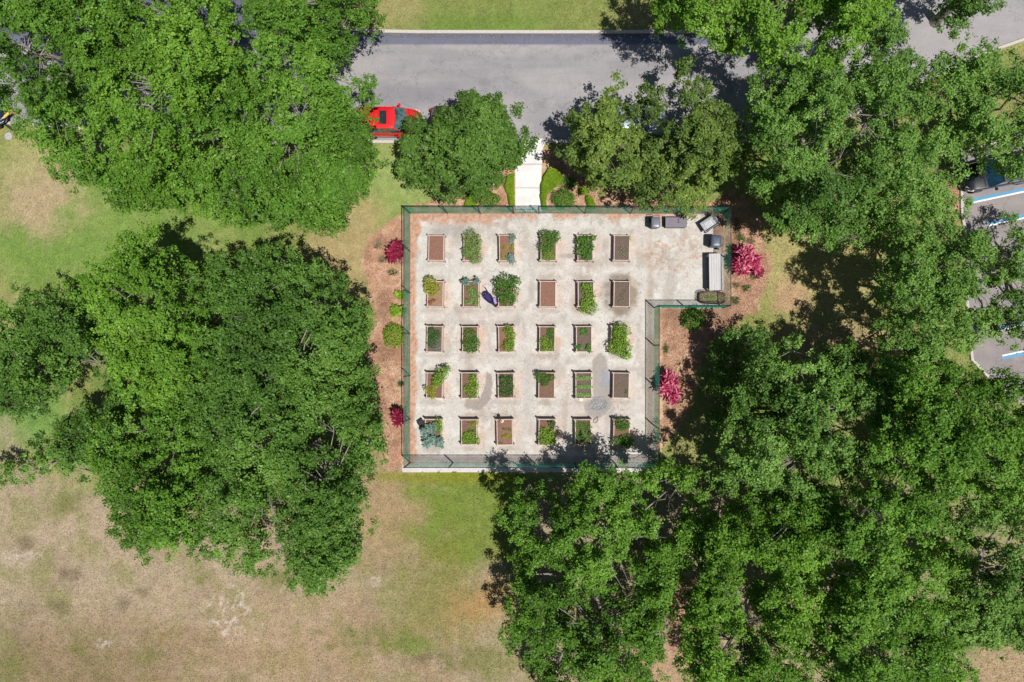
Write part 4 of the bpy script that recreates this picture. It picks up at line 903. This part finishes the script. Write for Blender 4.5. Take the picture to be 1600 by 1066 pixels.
zz = lambda L: [(830+x/9.41, 240+y/9.41) for x, y in L]
hedge('long lime green low hedge hugging the right side of the white path', zz([(150, 800), (128, 600), (135, 430), (175, 310), (250, 185), (390, 210), (460, 290), (500, 350), (420, 440), (330, 490), (240, 570), (215, 680), (235, 800)]), .45, m_hedge, 1)
hedge('small green hedge patch right of the long lime one, upper of the two', zz([(480, 360), (560, 335), (650, 370), (670, 430), (610, 470), (520, 440)]), .4, m_bush, 2)
hedge('small lime hedge patch in the middle of the mulch right of the path', zz([(690, 480), (750, 450), (820, 490), (840, 560), (780, 595), (700, 560)]), .4, m_hedge, 3)
hedge('oval lime hedge touching the fence right of the clipped bush', zz([(800, 600), (870, 590), (930, 670), (950, 800), (830, 800), (800, 700)]), .4, m_hedge, 4)
hedge('narrow lime hedge hugging the left side of the white path', [(791, 272), (803, 268), (804, 323), (795, 323), (793, 305), (787, 290)], .45, m_hedge, 5)
hedge('pointed lime hedge by the fence under the small round oak', [(735, 298), (741, 306), (744, 322), (723, 322), (727, 308)], .4, m_hedge, 6)

# ------------------------------------------------------------------ things inside the garden
black_p = mat('black_plastic', (.012, .013, .015), .35, var=.2)
dk_p = mat('charcoal_plastic', srgb(58, 62, 74, .8), .4, var=.15)
grey_p = mat('grey_plastic', srgb(120, 124, 138, .8), .35, var=.12)
rubber = mat('rubber', (.015, .015, .016), .85, var=.3)
def wheel(mb, x, y, z, r, wd, axis='x', n=16):
    prof = [(r*.55, -wd*.4), (r*.9, -wd/2), (r, -wd*.3), (r, wd*.3), (r*.9, wd/2), (r*.55, wd*.4)]
    rings = []
    for k in range(n):
        t = 2*math.pi*k/n; ring = []
        for (rr, o) in prof:
            if axis == 'x': ring.append((x+o, y+rr*math.cos(t), z+rr*math.sin(t)))
            else: ring.append((x+rr*math.cos(t), y+o, z+rr*math.sin(t)))
        rings.append(ring)
    rings.append(rings[0]); mb.loft(rings, cap=False)
    return mb
def wheelie_bin(label, px, py, rz, body, lid, w_=.56, d_=.66, h_=1.02, dome=.05):
    p = P(px, py, h_); root = empty('wheeled_bin', (p[0], p[1], .012), rz, label, 'rubbish bin')
    b = MB(); rings = []
    for z, s in ((.06, .78), (.1, .8), (h_-.12, .97), (h_-.1, 1.02), (h_-.06, 1.02)):
        a, c = w_/2*s, d_/2*s; e = .06; rings.append([(-a+e, -c, z), (a-e, -c, z), (a, -c+e, z), (a, c-e, z), (a-e, c, z), (-a+e, c, z), (-a, c-e, z), (-a, -c+e, z)])
    b.loft(rings); b.build('body', body, root, smooth=True)
    l = MB(); rings = []
    for z, s in ((h_-.055, 1.05), (h_-.02, 1.06), (h_+.01, 1.0), (h_+dome*.7, .8), (h_+dome, .45)):
        a, c = w_/2*s, d_/2*s; e = .07*s; rings.append([(-a+e, -c, z), (a-e, -c, z), (a, -c+e, z), (a, c-e, z), (a-e, c, z), (-a+e, c, z), (-a, c-e, z), (-a, -c+e, z)])
    l.loft(rings); li = l.build('lid', lid, root, smooth=True)
    hb = MB().tube([(-w_*.36, d_/2, h_-.1), (-w_*.36, d_/2+.12, h_-.03), (w_*.36, d_/2+.12, h_-.03), (w_*.36, d_/2, h_-.1)], .018, 6); hb.build('handle', body, root, smooth=True, fix=False)
    for s in (-1, 1):
        wheel(MB(), s*w_*.46, d_/2-.04, .13, .13, .06).build('wheel', rubber, root, smooth=True)
wheelie_bin('grey lidded wheeled bin standing by the top fence, left of the ribbed storage box', 1025, 347.5, 0, dk_p, grey_p, w_=.54, d_=.66)
wheelie_bin('black wheeled bin with slate grey lid between the tilted cart and the long bench', 1119.5, 377, R(-92), black_p, mat('slate_plastic', srgb(86, 98, 118, .8), .4, var=.1), w_=.74, d_=.62, dome=.08)
# ribbed storage box
p = P(1056.5, 347, .55); root = empty('storage_box', (p[0], p[1], .012), 0, 'long grey storage box with a ribbed lid by the top fence', 'storage box')
MB().box(-.66, .66, -.31, .31, 0, .5, .015).build('body', black_p, root)
l = MB().box(-.69, .69, -.34, .34, .502, .54, .012)
for i in range(22): x = -.66+i*1.32/21; l.box(x-.016, x+.016, -.32, .26, .541, .556)
l.build('lid', mat('ribbed_lid', srgb(130, 124, 138, .8), .5, var=.1), root)
hn = MB(); [hn.box(x-.025, x+.025, .27, .35, .545, .575, .004) for x in np.linspace(-.62, .62, 12)]; hn.build('hinge', black_p, root)
# tilted garden cart
p = P(1109, 349, .55); root = empty('garden_cart', (p[0], p[1], .012), R(33), 'pale grey garden cart parked askew in the top right corner of the garden', 'cart')
tr = MB(); a, c = .54, .33
ri = [[(-a*s, -c*s, z), (a*s, -c*s, z), (a*s, c*s, z), (-a*s, c*s, z)] for z, s in ((.3, .8), (.56, 1.0), (.58, 1.02), (.58, .95), (.34, .78))]
tr.loft(ri); tr.build('tray', mat('cart_grey', srgb(168, 170, 178, .8), .45, var=.15), root)
fr = MB(); fr.tube([(-a-.02, -c-.02, .56), (a+.02, -c-.02, .56), (a+.02, c+.02, .56), (-a-.02, c+.02, .56), (-a-.02, -c-.02, .56)], .022, 6)
for x in (-.3, .32): fr.tube([(x, -.3, .2), (x, .3, .2)], .018, 5); fr.tube([(x, 0, .2), (x, 0, .32)], .03, 5)
fr.build('frame', black_p, root, fix=False)
hd = MB().tube([(.5, -.16, .5), (.66, -.16, .62), (.66, .16, .62), (.5, .16, .5)], .018, 6); hd.build('handle', black_p, root, fix=False)
for x in (-.3, .32):
    for s in (-1, 1): wheel(MB(), x, s*.34, .18, .17, .08, 'y').build('wheel', rubber, root, smooth=True)
ld = MB()
for i in range(5): ld.box(-.28+i*.1, -.2+i*.1, -.2, .2, .36, .40, .008)
o_ = ld.build('slatted_crate', mat('crate_white', srgb(214, 216, 222, .8), .5, var=.12)); o_.location = (p[0], p[1], .012); o_.rotation_euler = (0, 0, R(33))
tag(o_, 'small whitish slatted crate lying in the tilted grey cart', 'crate')
# long bench
p = P(1119.5, 425, .85); root = empty('potting_bench', (p[0], p[1], .012), R(.8), 'long bench with a weathered whitish plank top against the right fence', 'bench')
tp = MB(); wdt = .94; Lb = 2.36
for i in range(6): x = -wdt/2+i*wdt/6; tp.box(x+.004, x+wdt/6-.004, -Lb/2+random.uniform(0, .015), Lb/2-random.uniform(0, .015), .82, .855, .004)
tp.build('table_top', mat('weathered_planks', srgb(206, 204, 206, .8), .8, var=.16, scale=5, streak=(5, .5, 1), bump=.3), root)
for s in (-1, 1):
    for q in (-1, 1): MB().box(s*.41-.045, s*.41+.045, q*1.1-.045, q*1.1+.045, 0, .818).build('leg', postw, root)
ap = MB(); ap.box(-.44, -.41, -1.05, 1.05, .68, .815); ap.box(.41, .44, -1.05, 1.05, .68, .815); ap.build('apron', postw, root)
MB().box(-.36, .36, -1.05, 1.05, .2, .23).build('shelf', mat('dark_planks', (.08, .07, .06), .9, var=.2), root)
# compost pen
p = P(1112.5, 465, .5); root = empty('compost_pen', (p[0], p[1], .012), R(-3), 'rounded wire compost pen full of dry leaves at the foot of the long bench', 'compost bin')
pen = MB(); out = []
for k in range(40):
    t = 2*math.pi*k/40; cs, sn = math.cos(t), math.sin(t); out.append((.82*abs(cs)**.5*(1 if cs > 0 else -1), .38*abs(sn)**.5*(1 if sn > 0 else -1)))
for z in (.05, .25, .45, .6): pen.tube([(x, y, z) for x, y in out+[out[0]]], .012, 4)
for x, y in out: pen.tube([(x, y, 0), (x*1.03, y*1.03, .66)], .014, 4)
pen.build('wire_wall', mat('dark_wire', (.04, .028, .022), .7, var=.2), root, fix=False)
rs = np.random.RandomState(5); n = 3000; q = rs.uniform(-1, 1, (n, 2)); k = (np.abs(q[:, 0])**3.5+np.abs(q[:, 1])**3.5) < .85; q = q[k]
c = np.stack([q[:, 0]*.8, q[:, 1]*.36, .3+.16*(1-(q**2).sum(1)/2)+rs.uniform(-.05, .03, len(q))], 1)
L = rs.uniform(.04, .1, len(q)); V, Fq = leaf_quads(rs, c, np.array([0, 0, .8])+rnd_unit(rs, len(q))*.6, L, L*.6)
np_mesh('leaf_heap', V, Fq, V_['dry'], root, face_attr=rs.uniform(0, 1, len(q)))
plant('cut_greens', 'plant', 'heap of pale cut greens on top of the compost pen', [(1108, 465, 6, 4), (1115, 466, 5, 4)], V_['pale'], h=.14, leaf=.1, z0=.45, seed=61, stems=False)
# purple wheelbarrow
purp = mat('purple_enamel', srgb(66, 56, 104, .75), .22, .1, var=.15, coat=.6)
p = P(763, 465, .45); root = empty('wheelbarrow', (p[0], p[1], .012), R(-52), 'purple wheelbarrow standing between the second and third beds of the second row', 'wheelbarrow')
tr = MB(); rg = []
for z, s, dx in ((.28, .62, 0), (.5, 1, .02), (.52, 1.03, .02), (.52, .96, .02), (.32, .58, 0)):
    ring = []
    for k in range(20):
        t = 2*math.pi*k/20; ring.append((dx+.44*s*math.cos(t)*(1.1 if math.cos(t) > 0 else .95), .25*s*math.sin(t)*(1-.2*math.cos(t)), z))
    rg.append(ring)
tr.loft(rg); tr.build('tray', purp, root, smooth=True)
for s in (-1, 1): MB().tube([(.55, s*.06, .18), (0, s*.17, .26), (-.45, s*.22, .45), (-.66, s*.24, .52)], .018, 6).build('handle', black_p, root, fix=False)
for s in (-1, 1): MB().tube([(-.15, s*.17, .28), (-.22, s*.2, 0.0)], .015, 5).build('leg', black_p, root, fix=False)
wheel(MB(), .58, 0, .18, .18, .09, 'y').build('wheel', rubber, root, smooth=True)
o_ = MB().box(-.2, .2, -.13, .13, .0, .2, .03).build('purple_bundle', mat('lilac_cloth', srgb(168, 156, 208, .8), .7, var=.25, scale=12)); o_.location = (P(774, 470.5)[0], P(774, 470.5)[1], .012); o_.rotation_euler = (0, 0, R(-60))
tag(o_, 'lilac bundle on the ground between the purple wheelbarrow and the bushy bed', 'bundle')
def hose(label, pts, m, r=.012, name='garden_hose'):
    q = [Vector(P(x, y, .03)) for x, y in pts]; o0 = q[0].copy(); o0.z = .012; out = []
    for i in range(len(q)-1):
        p0, p1, p2, p3 = q[max(i-1, 0)], q[i], q[i+1], q[min(i+2, len(q)-1)]
        for k in range(6):
            t = k/6; out.append(.5*((2*p1)+(p2-p0)*t+(2*p0-5*p1+4*p2-p3)*t*t+(3*p1-p0-3*p2+p3)*t**3)-o0)
    out.append(q[-1]-o0)
    o = MB().tube(out, r, 5).build(name, m, fix=False); o.location = o0; tag(o, label, 'hose')
hose_b = mat('tan_hose', srgb(176, 152, 140, .8), .6, var=.2); hose_g = mat('grey_hose', srgb(142, 145, 152, .8), .5, var=.2)
hose('tan hose looping on the ground round the purple wheelbarrow', [(754, 454), (753, 449), (756, 445), (762, 444), (767, 446), (771, 452), (770, 459), (773, 463)], hose_b, .014)
hose('thin hose wriggling on the shell below the top row, by the blue kale', [(762, 423), (772, 424), (775, 421), (780, 424), (783, 428)], hose_b, .012)
cp = []
for k in range(30): t = k*.62; rr = 4+7*math.sin(k*.83)**2+k*.1; cp.append((936+rr*1.1*math.cos(t)+2.5*math.sin(k*1.7), 631+rr*.85*math.sin(t)+2*math.cos(k*2.3)))
hose('grey hose lying in loose coils on the wet patch by the bottom right beds', cp, hose_g, .012)
hose('dark hose end curled beside the fifth bed of the bottom row', [(934, 651), (929, 655), (927, 659), (930, 661), (934, 657), (934, 652)], mat('dark_hose', srgb(96, 86, 84, .8), .6), .018)
# corner stake with hanging hook
p = P(781, 657.5, .6); root = empty('hook_stake', (p[0], p[1], .012), 0, 'tall hooked metal stake at the top left corner of the nearly bare bottom row bed', 'stake')
MB().tube([(0, 0, 0), (0, 0, 1.25), (0, .03, 1.36), (0.08, .06, 1.42), (.17, .03, 1.36), (.18, .02, 1.26)], .016, 6).build('rod', f_post, root, fix=False)
b = MB(); b.loft([[(.18+rr*math.cos(t), .02+rr*math.sin(t), z) for t in np.linspace(0, 2*math.pi, 12, endpoint=False)] for z, rr in ((.98, .05), (1.0, .09), (1.12, .11), (1.14, .11), (1.14, .03), (1.25, .01))]); b.build('hanging_feeder', mat('cream_plastic', srgb(214, 204, 180, .8), .5), root, smooth=True)
# pot-shaped black block added where a sign's shadow lies near the kale
p = P(657.5, 661, .3); root = empty('sign_shadow_block', (p[0], p[1], .012), R(35), 'pot-shaped block in place of a sign shadow, top left of the blue kale bed', 'shadow stand-in')
b = MB(); b.loft([[(-a, -a, z), (a, -a, z), (a, a, z), (-a, a, z)] for a, z in ((.13, 0), (.18, .3), (.2, .3), (.2, .34), (.17, .34), (.16, .28))]); b.build('shadow_block_body', black_p, root)
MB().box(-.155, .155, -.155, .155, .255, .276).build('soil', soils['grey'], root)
# off-white saucer beside lettuce bed
o_ = MB().loft([[(rr*math.cos(t)*1.4, rr*math.sin(t), z) for t in np.linspace(0, 2*math.pi, 14, endpoint=False)] for rr, z in ((.06, .0), (.09, .04), (.095, .05), (.08, .05), (.05, .02))]).build('saucer', mat('cream_dish', srgb(236, 226, 206, .85), .5), smooth=True)
q = P(908, 625); o_.location = (q[0], q[1], .012); tag(o_, 'small cream dish under the bottom edge of the lettuce row bed', 'dish')

# ------------------------------------------------------------------ cars
glass = mat('car_glass', (.02, .03, .035), .05, var=.1, coat=.5)
chrome = mat('chrome', (.7, .7, .72), .2, 1.0, var=.05); lamp_w = mat('headlight_lens', (.75, .77, .8), .1, var=.05); lamp_r = mat('tail_lens', (.35, .01, .01), .2, var=.05)
int_m = mat('car_cabin', (.35, .33, .30), .7, var=.2)
def car(name, label, loc, rz, paint, L=4.6, Wd=1.84, hh=1.62, wagon=True, sunroof=False, gl=None, cat='car', mir=None):
    """nose along +x; root at the centre on the ground"""
    gl = gl or glass; root = empty(name, loc, rz, label, cat, 'parked cars'); a = L/2; w2 = Wd/2
    sec = [(-a, .78, .62, .5), (-a+.06, .86, .85, .4), (-a+.3, .95, .98, .3), (-a+.9, 1, 1.02, .25), (-.3, 1, 1.0, .22), (.55, 1, 1.0, .22), (.95, .99, 1.0, .22), (1.3, .98, .96, .25), (a-.55, .95, .90, .28), (a-.22, .88, .82, .3), (a-.06, .76, .70, .35), (a, .62, .6, .42)]
    rings = []
    for x, ws, zt, zb in sec:
        w = w2*ws; rings.append([(x, -w*.86, zb), (x, -w*.97, zb+.14), (x, -w, (zb+zt)*.52), (x, -w*.985, zt-.12), (x, -w*.93, zt-.02), (x, -w*.5, zt+.03), (x, 0, zt+.045),
                                 (x, w*.5, zt+.03), (x, w*.93, zt-.02), (x, w*.985, zt-.12), (x, w, (zb+zt)*.52), (x, w*.97, zb+.14), (x, w*.86, zb), (x, 0, zb-.03)])
    body = MB().loft(rings).build('body', paint, root, smooth=True)
    xb0, xb1 = -a+(.12 if wagon else .7), 1.22; xt0, xt1 = -a+(.5 if wagon else 1.3), .42
    def ring(x0, x1, w, z, bow):
        pts = []; n = 8
        for i in range(n+1): t = -1+2*i/n; pts.append((x1+bow*(1-t*t), w*t, z))
        for i in range(1, 6): pts.append((x1+(x0-x1)*i/6, w, z))
        for i in range(n+1): t = 1-2*i/n; pts.append((x0-bow*.5*(1-t*t), w*t, z))
        for i in range(1, 6): pts.append((x0+(x1-x0)*i/6, -w, z))
        return pts
    zs = 1.0; MB().loft([ring(xb0, xb1-.12, w2*.91, zs-.06, .14), ring(xb0+.04, xb1-.2, w2*.90, zs+.05, .13), ring(xt0, xt1, w2*.76, hh-.05, .1)], cap=False).build('windows', gl, root, smooth=True)
    rr = [ring(xt0-.04, xt1+.04, w2*.785, hh-.06, .1), ring(xt0-.02, xt1+.02, w2*.77, hh-.025, .1), ring(xt0+.1, xt1-.08, w2*.68, hh, .1), ring(xt0+.4, xt1-.35, w2*.4, hh+.02, .06), ring(xt0+.8, xt1-.8, w2*.1, hh+.025, .0)]
    MB().loft(rr).build('roof', paint, root, smooth=True)
    pil = MB()
    for s in (-1, 1):
        for (xa, xb) in ((xb1-.2, xt1), (-.05, -.12), (xb0+.1, xt0+.02)):
            pil.tube([(xa, s*w2*.905, zs), (xb, s*w2*.775, hh-.04)], .035, 6)
    pil.build('pillars', paint, root, fix=False)
    if sunroof: MB().box(-.42, .02, -.42, .42, hh+.012, hh+.034, .01).build('sunroof', glass, root)
    for s in (-1, 1):
        m_ = MB().box(.62, .78, s*(w2+.12)-.09, s*(w2+.12)+.09, .98, 1.12, .03); m_.tube([(.74, s*w2*.93, 1.0), (.7, s*(w2+.08), 1.03)], .02, 5); m_.build('wing_mirror', mir or paint, root, fix=False)
        h_ = MB().add([(a-.42, s*w2*.87, .80), (a-.16, s*w2*.70, .76), (a-.05, s*w2*.52, .70), (a-.02, s*w2*.55, .60), (a-.14, s*w2*.82, .62), (a-.42, s*w2*.945, .68)], [(0, 1, 2, 3, 4, 5)])
        h_.v = [(x+.012, y*1.025, z+.03) for x, y, z in h_.v]; h_.build('headlight', lamp_w, root)
        MB().box(-a-.012, -a+.16, s*w2*.84-.09, s*w2*.84+.09, .66, .9, .02).build('tail_light', lamp_r, root)
        for xw in (-a+.85, a-.85):
            wh = wheel(MB(), xw, s*(w2-.11), .34, .34, .22, 'y', 22).build('wheel', rubber, root, smooth=True)
            rm = MB().loft([[(xw+r_*math.cos(t), s*(w2-.11)+s*o, .34+r_*math.sin(t)) for t in np.linspace(0, 2*math.pi, 16, endpoint=False)] for r_, o in ((.2, .02), (.2, .09), (.16, .085), (.05, .1))]); rm.build('rim', chrome, wh, smooth=True)
        MB().box(-.6, -.44, s*w2*1.0-.012, s*w2*1.0+.012, .86, .89, .004).build('door_handle', paint, root)
    MB().box(-a-.03, -a+.1, -.6, .6, .4, .52, .02).build('rear_bumper', dk_p, root)
    MB().box(a-.1, a+.005, -.45, .45, .42, .58, .02).build('grille', black_p, root)
    sm = MB()
    for q in (-1, 1): sm.tube([(1.28, q*w2*.8, 1.0), (a-.5, q*w2*.74, .935), (a-.2, q*w2*.6, .86)], .009, 4)
    sm.tube([(1.28, -w2*.8, 1.0), (1.36, 0, 1.03), (1.28, w2*.8, 1.0)], .012, 4); sm.build('bonnet_gap', black_p, root, fix=False)
    # wipers and dashboard edge give the screen its lines
    wp = MB(); wp.tube([(1.15, -.1, 1.04), (.9, -.5, 1.2)], .01, 4); wp.tube([(1.15, .3, 1.04), (.9, -.05, 1.22)], .01, 4); wp.build('wipers', black_p, root, fix=False)
    return root
red = mat('red_paint', (.62, .008, .014), .35, var=.04, coat=.8)
dk = mat('maroon_black_paint', (.035, .012, .014), .3, var=.1, coat=.7)
blk = mat('black_paint', (.010, .014, .022), .22, var=.1, coat=.9)
slv = mat('silver_blue_paint', (.42, .50, .58), .3, .4, var=.05, coat=.7)
scr = mat('pale_windscreen', (.07, .12, .12), .1, var=.9, scale=3, coat=.6)
p = P(608, 190.5, .8); car('parked_car', 'bright red car with a dark sunroof, tail under the broad oak', (p[0], p[1], .006), 0, red, sunroof=True, gl=scr, L=4.1, Wd=1.76)
p = P(729, 190, .8); car('parked_car', 'dark car almost hidden beneath the small round oak, ahead of the red car', (p[0], p[1], .006), 0, dk, Wd=1.82)
p = P(985, 188, .8); car('parked_car', 'silver blue car glimpsed beneath the thin olive tree right of the path', (p[0], p[1], .006), 0, slv, wagon=False, hh=1.45)
gb = mat('sky_reflection_glass', (.012, .045, .085), .12, var=.3, coat=.4)  # blue of the reflected sky put into the glass colour
p = P(1565, 268, .8); car('parked_car', 'black car, sky reflection coloured into its glass, nose in at the right edge bay', (p[0], p[1], .006), R(180+11), blk, gl=gb, L=4.7, Wd=1.9)
# far left: yellow rail, dark bar, manhole cover
yl = mat('yellow_paint', srgb(236, 196, 96, .8), .5, var=.12)
p = P(8, 182, .6); root = empty('barrier_rail', (p[0], p[1], 0), 0, 'yellow steel barrier rail beside the road at the left edge', 'barrier')
A = Vector(P(-14, 201, .6))-Vector((p[0], p[1], 0)); B = Vector(P(19, 172, .6))-Vector((p[0], p[1], 0))
MB().tube([A, B], .085, 10).build('rail', yl, root, smooth=True, fix=False)
for t in (.1, .93):
    q = A.lerp(B, t); MB().tube([(q.x, q.y, 0), (q.x, q.y, .6)], .07, 10).build('post', yl, root, smooth=True, fix=False)
p = P(9, 195, .1); o_ = MB().box(-.52, .52, -.07, .07, 0, .14, .01).build('dark_bar', mat('near_black_bar', (.03, .026, .026), .8, var=.3)); o_.location = (p[0], p[1], 0); o_.rotation_euler = (0, 0, R(-38)); tag(o_, 'dark bar lying on the grass under the yellow barrier rail', 'timber')
o_ = MB().loft([[(r_*math.cos(t), r_*math.sin(t), z) for t in np.linspace(0, 2*math.pi, 24, endpoint=False)] for r_, z in ((.25, 0), (.25, .02), (.23, .025), (.08, .03))]).build('manhole_cover', mat('cover_concrete', srgb(184, 180, 184, .8), .9, var=.15)); q = P(13.5, 213); o_.location = (q[0], q[1], 0); tag(o_, 'round pale access cover in the lawn near the left edge', 'access cover')
o_ = None
p = P(-14, 178, .8); car('parked_car', 'dark blue car cut by the left edge behind the yellow rail', (p[0]-1.6, p[1], .006), R(8), mat('navy_paint', (.015, .02, .05), .3, coat=.7))
